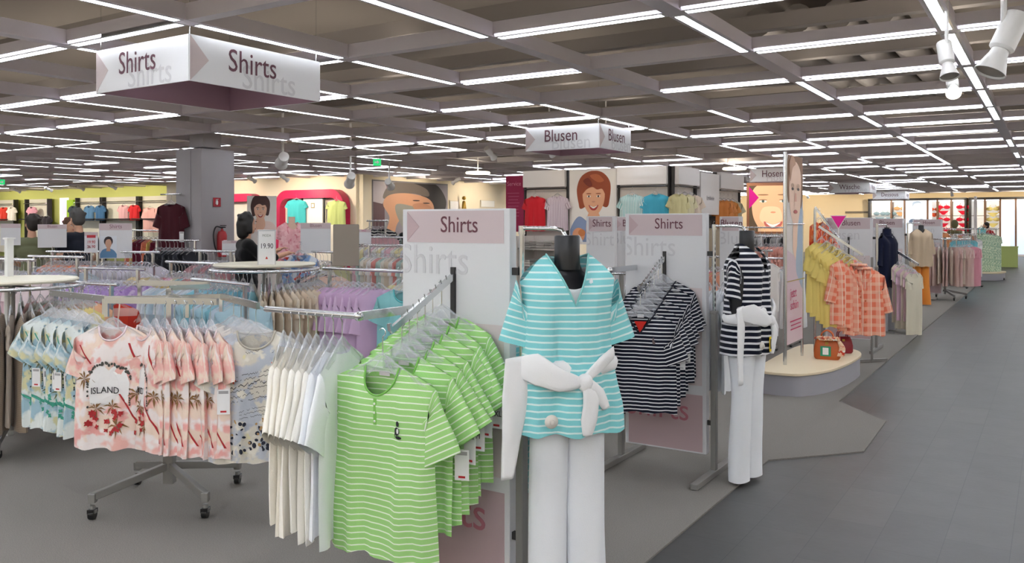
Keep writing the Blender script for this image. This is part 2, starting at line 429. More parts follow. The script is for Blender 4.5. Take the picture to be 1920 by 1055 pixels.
# ================================================================ garments
ZN=-.135                                     # neck point below the rail the hanger hooks over
def clamp(x,a=0,b=1): return max(a,min(b,x))
def sstep(x): x=clamp(x); return x*x*(3-2*x)
def garment(w=.44,h=.62,t=.06,neck='round',nd=.09,nw=.085,sl=.2,sa=38,sw=.17,slope=.065,flare=.06,fold=.010,seed=1,nu=26,nv=22,seg=12,cuff=1.1,zn=ZN,waist=0,back=True,tsl=None):
    """returns MB and a function giving the front surface's y at (x,z). Origin on the rail, front towards -y."""
    R=random.Random(seed); ph=[R.uniform(0,6.28) for _ in range(6)]; fr=[R.uniform(.8,1.2) for _ in range(6)]
    hw0=w/2; zh=zn-h
    def ztop(u,front):
        a=abs(u*hw0)
        if a>nw: return zn-slope*((a-nw)/(hw0-nw))**1.15
        if not front: return zn-.018*math.sqrt(max(0,1-(a/nw)**2))
        if neck=='v': return zn-nd*(1-a/nw)
        return zn-nd*math.sqrt(max(0,1-(a/nw)**2))
    def hwid(v):
        k=1+flare*v-waist*math.sin(PI*clamp(v*1.15))
        if v<.25: k-=.05*sstep(v/.25)
        else: k-=.05
        return hw0*k
    def F(u,v):
        g=fold*(.12+.95*v)
        return g*(math.sin(7.5*fr[0]*u+ph[0])+.6*math.sin(13*fr[1]*u+ph[1]+1.2*v)+.35*math.sin(22*fr[2]*u+ph[2]-2*v))+fold*.5*math.sin(5*u+6*v+ph[3])
    def Y(u,v,front):
        a=abs(u*hw0)
        Pp=(1-abs(u)**2.6)**.5 if abs(u)<1 else 0
        q0=.55*clamp(1-(a/nw)**4) if a<nw else 0
        Q=q0+(1-q0)*sstep(v*4.5)
        y=t*Pp*Q
        return (-y if front else y)+F(u,v)
    def vrow(u,v,front):
        z0=ztop(u,front); z=z0+(zh+fold*.6*math.sin(9*u+ph[4])-z0)*v
        vv=(zn-z)/h
        return z,clamp(vv)
    us=[-1+2*k/nu for k in range(nu+1)]
    mb=MB()
    for front in ((True,False) if back else (True,)):
        vs=[];uv=[]
        for r in range(nv+1):
            v=(r/nv)**1.15
            for u in us:
                z,vv=vrow(u,v,front)
                x=u*hwid(vv)+F(.5,vv)*.4
                vs.append((x,Y(u,vv,front),z)); uv.append((u*hw0+ (0 if front else 1),z))
        n=nu+1; fs=[]
        for r in range(nv):
            for k in range(nu):
                q=(r*n+k,r*n+k+1,(r+1)*n+k+1,(r+1)*n+k); fs.append(q if not front else q[::-1])
        mb.add(vs,fs,uv)
    if sl>0:
        for sd in (-1,1):
            S=Vector((sd*hw0*.965,F(sd,.08),zn-slope*.93)); a=math.radians(sa)
            d=Vector((sd*math.sin(a),0,-math.cos(a))); pe=Vector((-sd*math.cos(a),0,-math.sin(a)))
            nr=9; vs=[];uv=[];fs=[]; tt=tsl or min(.05,t*.75+.008)
            for k in range(nr):
                s=k/(nr-1); m=sstep(s/.45); pp=(Vector((-sd*.12,0,-1))*(1-m)+pe*m).normalized()
                wd=sw*(1+.0*s)*(1 if s<.3 else 1+(cuff-1)*(s-.3)/.7)
                base=S+d*(sl*s)+Vector((0,F(sd,.1+.3*s)*.8-F(sd,.08),0))
                c_=base+pp*(wd/2)
                for g in range(seg):
                    th=2*PI*g/seg; rip=1+.10*math.sin(3*th+ph[5]+2.2*s)*s
                    off=fold*.5*math.sin(7*s+ph[2]+g)*s
                    vs.append(c_+pp*(-math.cos(th)*wd/2*rip)+Vector((0,math.sin(th)*tt*(1-.25*s)*rip+off,0)))
                    uv.append((g*.03,-s*sl+.013))
            for k in range(nr-1):
                for g in range(seg):
                    A=k*seg+g;B=k*seg+(g+1)%seg; q=(A,B,B+seg,A+seg); fs.append(q if sd<0 else q[::-1])
            mb.add(vs,fs,uv)
    def ys(x,z):
        vv=clamp((zn-z)/h); return Y(clamp(x/hwid(vv),-1,1),vv,True)
    mb.ys=ys; mb.dim=(w,h,t,neck,nd,nw,slope,zn)
    return mb
def stick(o,ys,off=.004):                    # lay flat lettering or a badge on the cloth
    me=o.data.copy() if o.data.users>1 else o.data
    for v in me.vertices:
        x,y,z=v.co; X=x+o.location.x; Z=z+o.location.z; v.co.y=ys(X,Z)-off+y
    o.location.y=0
    return o
def decal(name,polys,m,parent,ys,off=.003,label=None):  # polygons in x,z laid on the cloth, subdivided
    mb=MB()
    for p in polys:
        n=len(p); cx=sum(q[0] for q in p)/n; cz=sum(q[1] for q in p)/n
        vs=[(cx,0,cz)]+[(cx+(x-cx)*.5,0,cz+(z-cz)*.5) for x,z in p]+[(x,0,z) for x,z in p]
        fs=[(0,1+i,1+(i+1)%n) for i in range(n)]+[(1+i,1+n+i,1+n+(i+1)%n,1+(i+1)%n) for i in range(n)]
        mb.add([(x,ys(x,z)-off,z) for x,y,z in vs],fs)
    return mb.build(name,m,parent,label=label)
def hanger(parent,w=.42,thin=False,mclear=None,plate=True,slope=.065):
    m=mclear or CLEAR; q=MB(); zt=ZN+.012; hw=w*.42
    # shaped arms: flat bar following the shoulders
    top=[(-hw,zt-slope-.012),(-hw*.62,zt-slope*.5),(-hw*.3,zt+.0),(-.03,zt+.022),(0,zt+.036),(.03,zt+.022),(hw*.3,zt+.0),(hw*.62,zt-slope*.5),(hw,zt-slope-.012)]
    if plate:
        bot=[(hw*.95,zt-slope-.028),(hw*.6,zt-slope*.5-.03),(hw*.3,zt-.04),(0,zt-.03),(-hw*.3,zt-.04),(-hw*.6,zt-slope*.5-.03),(-hw*.95,zt-slope-.028)]
    else:
        bot=[(x*.97,z-.014) for x,z in top[::-1]]
    n=len(top); 
    q.prism(top+bot,-.004,.004,axis='y')
    q.tube([(x,0,z) for x,z in top],.0045,6)
    q.tube([(x*.55,-.002,z-.018) for x,z in top],.003,6)
    b_=q.build('hanger',m,parent)
    k=MB(); pts=[(0,0,zt+.03),(0,0,-.028)]
    for i in range(10):
        t=-PI/2*.85+ (PI*1.25)*i/9
        pts.append((.015*math.cos(t)*1.0-.001,0,-.012+.015*math.sin(t)+.006))
    k.tube(pts,.0022,6); k.build('hook',CHROME,b_)
    return b_
def price_card(parent,loc,s=1.0,text=None,rz=0,tilt=0,red=True,name='price_tag'):
    q=MB(); q.box((0,0,-.045*s),(.042*s,.0016,.085*s)); q.box((0,-.001,-.078*s),(.02*s,.0012,.006*s),mi=1)
    q.box((0,-.001,-.012*s),(.032*s,.0012,.010*s),mi=2); q.tube([(0,0,-.003),(0,0,.03)],.0008,5,mi=3)
    o=q.build(name,[CARD,mat('tag_red','c62b30',.6) if red else mat('tag_grey','b9b9bd',.6),mat('tag_grey2','a8a6a8',.6),CLEAR],parent,loc,(tilt,0,rz),label='white price card')
    if text: txt('size_mark',text,.024*s,mat('print_dark','4a4246',.6),o,(0,-.0016,-.052*s),squeeze=.85,align='CENTER')
    return o
def shirt(mt,w=.44,h=.62,label='',cat='shirt',group=None,loc=(0,0,0),rz=0,name='shirt',hang=True,plate=True,extra=None,**kw):
    e=thing(name,label,cat,loc,rz,group)
    g=garment(w=w,h=h,**kw); b_=g.build('shirt_body',mt,e,smooth=180)
    if hang: hanger(e,w,plate=plate,slope=kw.get('slope',.065))
    if extra: extra(e,g,b_)
    return e
CACHE={}
def place(key,builder,loc,rz,label,cat,group=None):
    if key not in CACHE:
        o=builder(); CACHE[key]=o
    else: o=copy_tree(CACHE[key])
    o.location=loc; o.rotation_euler=(0,0,rz); tag(o,label,cat)
    if group: o['group']=group
    elif 'group' in o: del o['group']
    return o
def thin(key,mt,name='shirt',w=.42,h=.6,t=.02,**kw):      # a garment pressed into a full rail
    d=dict(sa=9,sl=.17,sw=.15,fold=.008,nu=12,nv=9,seg=8,flare=.0,tsl=.017); d.update(kw)
    def b():
        return shirt(mt,w,h,name=name,t=t,plate=False,**d)
    return key,b
def row(variants,n,p0,p1,rz,label,cat,group,jit=.12,seed=0,zj=0):
    R=random.Random(seed*31+n); p0=Vector(p0);p1=Vector(p1)
    for i in range(n):
        k,b=variants[i%len(variants)] if not callable(variants) else variants(i)
        p=p0.lerp(p1,(i+.5+R.uniform(-.2,.2))/n)
        place(k,b,p,rz+R.uniform(-jit,jit),label,cat,group)
def ring(variants,n,c,r,a0,a1,label,cat,group,seed=0,jit=.10):
    R=random.Random(seed*17+n); c=Vector(c)
    for i in range(n):
        a=a0+(a1-a0)*(i+.5+R.uniform(-.2,.2))/n
        k,b=variants[i%len(variants)]
        place(k,b,c+Vector((r*math.cos(a),r*math.sin(a),0)),a+R.uniform(-jit,jit),label,cat,group)
# ================================================================ racks
def castor(parent,p,s=1.0):
    q=MB(); q.lathe([(.014*s,.075),(.014*s,.055),(.024*s,.053),(.024*s,.035)],(0,0,0),12)
    o=q.build('castor',STEEL,parent,p,smooth=40)
    w=MB(); w.tube([(-.014*s,.0,.028),(.014*s,0,.028)],.028,16); w.box((0,.0,.045),(.036*s,.05,.022)); w.build('wheel',BLACK,o,smooth=50)
    return o
def base_cross(e,r=.42,a0=0,z=.09,h=.05,drop=True,n=4,m=None):
    for k in range(n):
        a=a0+2*PI*k/n; d=Vector((math.cos(a),math.sin(a),0)); q=MB()
        q.bar(d*.02+Vector((0,0,z+.09)),d*(r-.01)+Vector((0,0,z+.01)),.032,.042); q.bar(d*(r-.015)+Vector((0,0,z+.03)),d*(r-.015)+Vector((0,0,z-.02)),.04,.036)
        o=q.build('base_leg',m or STEEL,e); bevel(o,.004); castor(e,d*(r-.015))
def round_rack(loc,r,z,label,top=True,a0=.5,price=None):
    e=thing('round_clothes_rack',label,'clothes rack',loc)
    q=MB(); q.tube([(r*math.cos(t),r*math.sin(t),z) for t in [2*PI*k/48 for k in range(49)]],.013,10,False)
    for k in range(3):
        t=2*PI*k/3; q.tube([(0,0,z),(r*math.cos(t),r*math.sin(t),z)],.007,8)
    q.build('ring_rail',CHROME,e,smooth=180)
    if top:
        q=MB(); q.lathe([(.001,z+.03),(r*.93,z+.03),(r*.95,z+.042),(r*.93,z+.052),(.001,z+.052)],seg=48); q.build('top_disc',mat('cream_board','e9e3cf',.5),e,smooth=40)
    q=MB(); q.tube([(0,0,.1),(0,0,z+.03)],.022,14); q.build('pole',STEEL,e,smooth=60)
    base_cross(e,r*.95,a0); return e
def straight_rack(p0,p1,z,label,legs=True,price=None,m=None):
    p0=Vector(p0);p1=Vector(p1); c=(p0+p1)/2; L=(p1-p0).length; rz=math.atan2(p1.y-p0.y,p1.x-p0.x)
    e=thing('straight_clothes_rack',label,'clothes rack',(c.x,c.y,0),rz)
    q=MB(); q.tube([(-L/2,0,z),(L/2,0,z)],.014,12); q.build('rail',CHROME,e,smooth=60)
    for s in (-1,1):
        x=s*(L/2-.08)
        q=MB(); q.bar((x,0,.06),(x,0,z),.025,.025); q.build('upright',m or CHROME,e)
        q=MB(); q.bar((x,-.28,.045),(x,.28,.045),.035,.03); q.build('foot',STEEL,e)
        for k in (-1,1):
            w=MB(); w.tube([(x-.012,k*.25,.027),(x+.012,k*.25,.027)],.027,14); w.build('castor',BLACK,e,smooth=50)
    return e
# ---------------------------------------------------------------- tall sign board stands
MAUVE='d9c4c6'; MAUVE_D='c9a9ae'
INK=mat('ink_aubergine','6a3b46',.6); GHOST=mat('ink_pale_grey','cdccd0',.6); BOARD=mat('board_white','dcdcdf',.55)
PINKB=mat('board_pink','cdbcbf',.55); PINKD=mat('board_rose','c2a9ad',.55); INKR=mat('ink_rose','b9737f',.6)
def arm_waterfall(e,x,z,L=.40,drop=.19,y0=-.03,name='waterfall_arm'):
    q=MB(); q.bar((x,y0+.005,z),(x,y0-L,z-drop),.014,.026)
    for k in range(9):
        f_=.12+.8*k/9; q.tube([(x,y0-L*f_,z-drop*f_+.014),(x,y0-L*f_-.004,z-drop*f_+.026)],.003,6)
    q.bar((x,y0-L,z-drop),(x,y0-L-.006,z-drop+.028),.016,.012)
    o=q.build(name,CHROME,e); return o
def board_stand(loc,rz,word,label,width=.56,ztop=1.655,full=True,front_only=True,arm_left=True,arms=True,posts=True,side=True,group=None,name='sign_board_stand'):
    e=thing(name,label,'sign stand',loc,rz,group)
    w2=width/2; zb=.13
    q=MB(); q.box((0,0,(ztop+zb)/2),(width,.05,ztop-zb)); bd=q.build('sign_panel',BOARD,e); bevel(bd,.003)
    y=-.0262
    q=MB(); q.box((0,y,ztop-.075),(width-.055,.0015,.135)); hb=q.build('header_band',PINKB,bd,(-.0,0,0))
    q=MB(); q.prism([(-w2+.028,ztop-.012),(-w2+.095,ztop-.075),(-w2+.028,ztop-.138)],y-.0024,y-.0012,axis='y'); q.build('arrow_mark',PINKD,bd)
    txt('lettering',word,.098,INK,bd,(w2*.10-.0,y-.002,ztop-.098),squeeze=.88,align='CENTER')
    if full:
        txt('ghost_lettering',word,.18,GHOST,bd,(-w2-.02,y-.0002,ztop-.275),squeeze=.92,clip=(-w2+.012,w2-.01))
        q=MB(); q.box((w2*.32,y+.0004,.87),(width*.58,.001,.62)); q.box((0,y+.0004,.32),(width-.05,.001,.36),mi=1); q.build('colour_block',[mat('board_pale_pink','d8cbcc',.55),PINKD],bd)
        txt('foot_lettering',word,.2,INKR,bd,(-w2+.0,y-.001,.33),squeeze=.98,clip=(-w2+.012,w2-.012))
    if posts:
        for s in (-1,1):
            x=s*(w2+.042)
            q=MB(); q.bar((x,0,.03),(x,0,1.02),.034,.045); q.bar((x,0,1.02),(x,0,1.04),.042,.052)
            u=q.build('upright',STEEL,e); bevel(u,.004)
            q=MB(); q.tube([(x,0,1.03),(x,0,1.575)],.011,12); q.tube([(x,0,1.55),(x,0,1.585)],.014,12); q.build('chrome_post',CHROME,u,smooth=60)
            q=MB(); q.bar((x,-.36,.02),(x,.36,.02),.045,.036); fo=q.build('foot',STEEL,e); bevel(fo,.004)
            
            for zc in ((.33,1.40) if s>0 else (.33,)): q=MB(); q.box((s*(w2+.012),0,zc),(.035,.02,.03)); q.build('clip',DSTEEL,e)
    if arms:
        q=MB(); q.box((0,-.03,1.30),(.022,.012,.22)); q.build('slot_rail',DSTEEL,e)
        arm_waterfall(e,0,1.375)
    return e
def side_rail(e,x0,x1,yb,yr,z,name='side_rail'):
    q=MB(); q.bar((x0,yb,z),(x0,yr,z),.018,.034); q.tube([(x0,yr,z),(x1,yr,z)],.013,12); q.ball((x0,yr,z),.02)
    q.build(name,CHROME,e,smooth=40)
# ---------------------------------------------------------------- bust forms, trousers
def pants(mt,h=.98,w=.36,t=.10,leg=.21,gap=.03,seed=0,splay=.02,skew=0):
    R=random.Random(seed); mb=MB(); nr=22; seg=24
    for sd in (-1,1):
        vs=[];fs=[];uv=[]
        for r in range(nr):
            v=r/(nr-1); z=-h*v
            cx=sd*(w/4*(1-v)+ (leg/2+gap/2*v*1.2+splay*v)*v) if v>.28 else sd*(w/4*(1-v)+leg/2*v)
            wx=(w/4+.012)*(1-clamp(v/.3))+ (leg/2)*clamp(v/.3); 
            ty=t*(1-.45*sstep(v/.5))
            for g in range(seg):
                th=2*PI*g/seg; rip=1+.03*math.sin(4*th+v*3+seed)+.02*math.sin(2*th+9*v+seed)
                c,s_=math.cos(th),math.sin(th)
                vs.append((cx+skew*v+math.copysign(abs(c)**.8,c)*wx*rip,math.copysign(abs(s_)**1.1,s_)*ty*rip+.012*math.sin(6*v+seed)*v,z)); uv.append((g*.03,z))
        for r in range(nr-1):
            for g in range(seg):
                a=r*seg+g;b=r*seg+(g+1)%seg; fs.append((a,b,b+seg,a+seg))
        mb.add(vs,fs,uv)
    return mb
def bust(e,h=.58,w=.36,t=.1,neckcol=None):
    q=MB(); m=neckcol or mat('black_flocked','17171c',.35)
    q.lathe([(.001,1.548),(.046,1.548),(.050,1.543),(.050,1.46),(.052,1.415)],seg=28,sy=.9)
    q.lathe([(.050,1.44),(.062,1.41),(.08,1.39),(.115,1.37),(.16,1.33),(w/2*.95,1.27),(w/2*.95,1.12),(w/2*.85,.98),(w/2*.95,.9),(w/2*.9,.86)],seg=28,sy=.5)
    return q.build('bust_form',m,e,smooth=60)
# ================================================================ foreground
def cammed(p,off=0): return math.atan2(-p[0],p[1])+math.radians(off)
def rad(d): return math.radians(d)
def strip(mb,pts,ws,wd,td,t=.012,seg=14,seed=0):
    """band of cloth along pts; ws widths, wd width direction(s), td thickness direction"""
    vs=[];fs=[];n=len(pts)
    for i,p in enumerate(pts):
        wv=Vector(wd[i] if isinstance(wd[0],(list,tuple,Vector)) else wd).normalized(); tv=Vector(td).normalized()
        for g in range(seg):
            a=2*PI*g/seg; rip=1+.25*math.sin(3*a+i*.5+seed)+.15*math.sin(5*a-i*.9)
            vs.append(Vector(p)+wv*math.cos(a)*ws[i]/2+tv*math.sin(a)*t*rip)
    for i in range(n-1):
        for g in range(seg):
            a=i*seg+g;b=i*seg+(g+1)%seg; fs.append((a,b,b+seg,a+seg))
    fs.append(tuple(range(seg))[::-1]); fs.append(tuple((n-1)*seg+k for k in range(seg)))
    return mb.add(vs,fs)
def smoothpath(pts,n=5):
    out=[];L=len(pts)
    for i in range(L-1):
        p0=Vector(pts[max(i-1,0)]);p1=Vector(pts[i]);p2=Vector(pts[i+1]);p3=Vector(pts[min(i+2,L-1)])
        for j in range(n):
            t=j/n; out.append(.5*((2*p1)+(p2-p0)*t+(2*p0-5*p1+4*p2-p3)*t*t+(3*p1-p0-3*p2+p3)*t**3))
    out.append(Vector(pts[-1])); return out
def lerps(a,n):
    out=[]
    for k in range(n):
        f=k/(n-1)*(len(a)-1); i=min(int(f),len(a)-2); out.append(a[i]+(a[i+1]-a[i])*(f-i))
    return out
def stand_arm(e,x,z=1.575,L=.2):
    q=MB(); q.tube([(x,0,z),(x+L*.75,0,z),(x+L*.93,0,z-.008),(x+L,0,z-.03),(x+L,0,z-.07)],.009,10); q.build('display_arm',CHROME,e,smooth=60)

ST1=(-2.13,2.89); ST2=(-2.13,5.18)
s1=board_stand((ST1[0],ST1[1],0),0,'Shirts','tall rose and white Shirts sign board stand directly behind the green striped shirts')
s2=board_stand((ST2[0],ST2[1],0),0,'Shirts','tall rose and white Shirts sign board stand directly behind the navy striped shirts')
for s in (s1,s2):
    for ch in list(s.children):
        if ch.name.startswith('upright') and ch.data.vertices[0].co.x<0:
            for g in list(ch.children): bpy.data.objects.remove(g)
    stand_arm(s,.322)
side_rail(s1,-.20,-.74,-.03,-.39,1.225)
side_rail(s2,-.20,-.50,-.03,-.42,1.30)
# --- green striped shirts
GREEN=striped('green_stripe','a6da86','eef6e4',.0235,.20)
GTRIM=cloth('82c25e','green_trim')
def neck_trim(e,g,m,rad_=.0045,name='neck_trim'):
    w,h,t,neck,nd,nw,slope,zn=g.dim
    pts=[]
    for k in range(17):
        u=-1+2*k/16; x=u*nw*.98
        z=zn-(nd*(1-abs(u)) if neck=='v' else nd*math.sqrt(max(0,1-u*u)))
        pts.append((x,g.ys(x,z)-.001,z))
    back=[(x*nw*.98,t*.55*(1-x**4)+.002,zn-.018*math.sqrt(max(0,1-x*x))) for x in [1-2*k/10 for k in range(1,10)]]
    q=MB(); q.tube(pts+back+[pts[0]],rad_,6); q.build(name,m,e,smooth=180)
def green_extra(e,g,b_):
    neck_trim(e,g,GTRIM,.004)
    q=MB(); q.box((0,.012,ZN-.03),(.05,.002,.018)); q.build('neck_label',mat('label_grey','cfc9cc',.6),e)
    x0=0.0; q=MB(); z1=ZN-.115
    q.add([(x0-.008,g.ys(x0,z1)-.003,z1),(x0+.008,g.ys(x0,z1)-.003,z1),(x0+.008,g.ys(x0,z1-.1)-.003,z1-.1),(x0-.008,g.ys(x0,z1-.1)-.003,z1-.1)],[(0,1,2,3)])
    for k in range(3): zz=z1-.02-.033*k; q.ball((x0,g.ys(x0,zz)-.005,zz),(.005,.003,.005),8,5,mi=1)
    q.build('button_placket',[GTRIM,mat('button_pale','e9efe2',.3)],e)
def green(i,badge=False,tags=None,**kw):
    d=dict(w=.48,h=.66,t=.035,neck='round',nd=.105,nw=.085,sl=.235,sa=34,sw=.185,fold=.011,flare=.06,seed=i,tsl=.03); d.update(kw)
    def ex(e,g,b_):
        green_extra(e,g,b_)
        if badge:
            cx,cz=.105,ZN-.20
            decal('embroidered_badge',[ell(cx,cz,.007,.011,10),ell(cx-.003,cz-.028,.013,.016,10),ell(cx+.005,cz-.05,.016,.006,10),[(cx-.016,cz-.035),(cx-.009,cz-.032),(cx-.016,cz-.06)]],mat('badge_black','1b1c22',.7),e,g.ys,.004,'small black embroidered figure')
            decal('badge_detail',[ell(cx+.003,cz-.026,.006,.010,8)],CARD,e,g.ys,.006)
        if tags: price_card(e,tags[0],1.35,tags[1],rad(tags[2]))
    return ex,d
gz=lambda y: 1.375-.19*((-y-.03)/.37)
gdef=[(-.40,3,True,None),(-.345,4,False,None),(-.30,7,False,((.265,-.05,-.49),'','10')),(-.25,3,False,((.28,-.05,-.46),'','-5')),(-.20,6,False,((.275,-.055,-.45),'M','5')),(-.15,2,False,((.29,-.05,-.43),'','0')),(-.09,5,False,((.29,-.055,-.44),'2XL','0'))]
glabs=['green and white striped t-shirt with a small black badge, frontmost on its arm','second green and white striped t-shirt from the front of the arm','green and white striped t-shirt third from the front of the arm','green and white striped t-shirt fourth from the front, in the middle of the row','green and white striped t-shirt third from the sign board','green and white striped t-shirt second from the sign board','green and white striped t-shirt hanging closest to the sign board, size tag 2XL']
for i,(y,r,bd,tg) in enumerate(gdef):
    ex,d=green(i+3,bd,(tg[0],tg[1] or None,float(tg[2])) if tg else None)
    if i==0: d.update(t=.045,fold=.013,w=.50,h=.715,sl=.25,sa=26)
    shirt(GREEN,label=glabs[i],group='green striped t-shirts on the front arm',name='t_shirt',cat='t-shirt',loc=(ST1[0]-.015-(.015 if i==0 else 0),ST1[1]+y-(.04 if i==0 else 0),gz(y)),rz=rad(r),extra=ex,**d)
# --- white shirts on the side rail
WCL=[cloth('fbf6ec','cloth_cream'),cloth('fbf8f1','cloth_offwhite'),cloth('f5f7fa','cloth_white')]
for i in range(8):
    f=i/7; x=-2.76+f*.34
    def ex(e,g,b_,i=i):
        if i in (0,1,3):
            q=MB(); q.box((0,0,-.05),(.05,.002,.085)); q.box((0,-.0015,-.05),(.03,.001,.06),mi=1); q.build('promo_tag',[mat('tag_cyan','2fb4cf',.5),CARD],e,(-.20,-.05,-.52),(0,.1,0),label='turquoise cardboard tag')
        if i in (2,4): price_card(e,(-.19,-.05,-.47),1.2,None)
    shirt(WCL[min(2,i//3)] if i<7 else WCL[2],w=.48,h=.73 if i%3 else .70,t=.022,neck='round',nd=.08,sl=.27,sa=30,sw=.18,fold=.007,tsl=.02,seed=40+i,
        label=['white t-shirt at the outer left end of its rail','white t-shirt next to the outermost one on its rail','third white t-shirt from the left end of the rail','fourth white t-shirt from the left end of the rail','fifth white t-shirt from the left end of the rail','third white t-shirt from the green shirts','second white t-shirt from the green shirts','white t-shirt hanging right beside the green striped shirts'][i],
        cat='t-shirt',name='t_shirt',group='white t-shirts on the side rail',loc=(x,2.50,1.225),rz=rad(-54-i*2.0),plate=True,extra=ex)
# --- teal striped shirts behind the first stand
TEAL=striped('teal_stripe','8ad8dc','e4f5f5',.026,.26)
for i in range(5):
    shirt(TEAL,w=.42,h=.66,t=.022,sl=.2,sa=15,sw=.16,fold=.008,seed=60+i,label='turquoise striped t-shirt hanging behind the nearest sign board',cat='t-shirt',name='t_shirt',group='turquoise t-shirts behind the nearest sign board',
        loc=(-2.02+.055*i,3.24,1.24),rz=rad(88+3*i),plate=False)
q=MB()
# --- navy striped shirts
NAVY=striped('navy_stripe','191c2b','e6e6ea',.0225,.30); NAVYW=striped('navy_wide_stripe','191c2b','ececf0',.055,.34)
NT=cloth('20222f','navy_trim'); RED=cloth('d8352b','cloth_red_inset')
def navy(i,inset):
    def ex(e,g,b_):
        neck_trim(e,g,NT,.005)
        if inset:
            q=MB(); q.add([(-.038,.002,ZN-.052),(.038,.002,ZN-.052),(0,.002-.012,ZN-.122)],[(0,1,2)]); q.build('red_inset',RED,e,label='red triangle at the neckline')
            q=MB(); q.box((0,.010,ZN-.02),(.04,.002,.02)); q.build('neck_label',CARD,e)
            cx,cz=.085,ZN-.16
            decal('embroidered_badge',[ell(cx,cz,.006,.018,10),ell(cx+.004,cz-.014,.010,.010,8)],mat('badge_greybrown','6f6163',.7),e,g.ys,.004)
    return ex
nz_=lambda y: 1.375-.19*((-y-.03)/.37)
for i,y in enumerate([-.41,-.34,-.27,-.20,-.13,-.07]):
    tg=i in (1,2)
    def ex(e,g,b_,i=i,tg=tg):
        navy(i,i==0)(e,g,b_)
        if tg: price_card(e,(.235,-.01,-.42),1.0,None,0,red=False)
    shirt(NAVY,w=.45,h=.60,t=.035,neck='v',nd=.125,nw=.095,sl=.22,sa=22,sw=.175,fold=.008,seed=80+i,extra=ex,
      label=['navy and white striped v-neck shirt with a red inset, frontmost of its row','navy striped shirt second from the front of its arm','navy striped shirt third from the front of its arm','navy striped shirt third from the sign board','navy striped shirt second from the sign board','navy striped shirt hanging closest to the sign board'][i],
      cat='t-shirt',name='t_shirt',group='navy striped shirts on the waterfall arm',loc=(ST2[0],ST2[1]+y,nz_(y)),rz=rad([14,6,10,3,8,2][i]))
for i in range(3):
    def ex(e,g,b_): price_card(e,(-.10,-.04,-.25),1.3,None,0,red=False)
    shirt(NAVYW,w=.42,h=.70,t=.03,sl=.24,sa=20,sw=.17,fold=.008,seed=90+i,extra=ex,label='wide-striped navy and white shirt on the side rail left of the navy v-neck shirts',cat='t-shirt',name='t_shirt',
      group='wide-striped navy shirts on the side rail',loc=(ST2[0]-.46+.07*i,ST2[1]-.42,1.30),rz=rad(-40+6*i),plate=False)
# white blouses behind the second stand
for i in range(4):
    shirt(WCL[2],w=.42,h=.66,t=.022,sl=.2,sa=12,sw=.16,fold=.008,seed=100+i,label='white blouse hanging behind the navy stand near its grey post',cat='blouse',name='blouse',group='white blouses behind the navy stand',
        loc=(-1.98+.05*i,5.56,1.28),rz=rad(86+3*i),plate=False)
# --- dressed bust forms
def security_tag(e,loc,rot=(PI/2,0,0),name='security_tag'):
    q=MB(); q.lathe([(.002,-.008),(.02,-.006),(.026,0),(.02,.006),(.010,.009),(.008,.014),(.002,.015)],seg=20); return q.build(name,mat('tag_cream','ded8cf',.4),e,loc,rot,smooth=50,label='round white security tag')
WJ=cloth('f3f2f3','cloth_white_jacket')
PANTS=cloth('eef0f5','cloth_white_trousers')
def sash(e,big=1.0):
    q=MB(); zc=1.03
    ringp=[(.19*math.sin(a),-.115*math.cos(a)*1.0,zc+.02*math.sin(a+.6)) for a in [2*PI*k/28 for k in range(29)]]
    vs=[];fs=[];seg=10
    for i,p in enumerate(ringp):
        a=2*PI*i/28; nrm=Vector((math.sin(a)/.19,-math.cos(a)/.115,0)).normalized()
        for g in range(seg):
            t=2*PI*g/seg; hw=.035*(1+.25*math.cos(a*2+1))
            vs.append(Vector(p)+nrm*(math.sin(t)*.012*(1+.3*math.sin(5*a+g)))+Vector((0,0,math.cos(t)*hw)))
    for i in range(28):
        for g in range(seg):
            a=i*seg+g;b=i*seg+(g+1)%seg; fs.append((a,b,b+seg,a+seg))
    q.add(vs,fs); q.build('sash_band',WJ,e,smooth=180)
    q=MB(); q.ball((.03,-.145,1.00),(.032,.026,.034)); 
    strip(q,smoothpath([(.03,-.145,1.01),(.05,-.155,.94),(.045,-.15,.86),(.04,-.145,.80)]),lerps([.03,.06,.065,.035],16),(1,0,0),(0,1,0),.012)
    strip(q,smoothpath([(.035,-.15,1.01),(.08,-.15,.96),(.115,-.14,.90)]),lerps([.03,.05,.03],11),(1,0,.6),(0,1,0),.010,seed=2)
    strip(q,smoothpath([(.03,-.14,1.01),(.09,-.135,1.06),(.16,-.09,1.10)]),lerps([.04,.06,.05],11),(0,0,1),(0,1,0),.012,seed=2)
    q.build('knot',WJ,e,smooth=180)
    q=MB()
    strip(q,smoothpath([(.01,-.15,1.0),(-.07,-.155,1.015),(-.15,-.12,1.05),(-.21,-.05,1.05)]),lerps([.04,.09,.12,.07],16),(0.1,0,1),(0,1,0),.011,seed=1)
    strip(q,smoothpath([(-.20,-.06,1.09),(-.215,-.075,.95),(-.235,-.08,.80),(-.255,-.09,.64)]),lerps([.12,.12,.08,.05],16),(1,.15,.1),(0,1,0),.012,seed=3)
    q.build('hanging_sleeve',WJ,e,smooth=180)
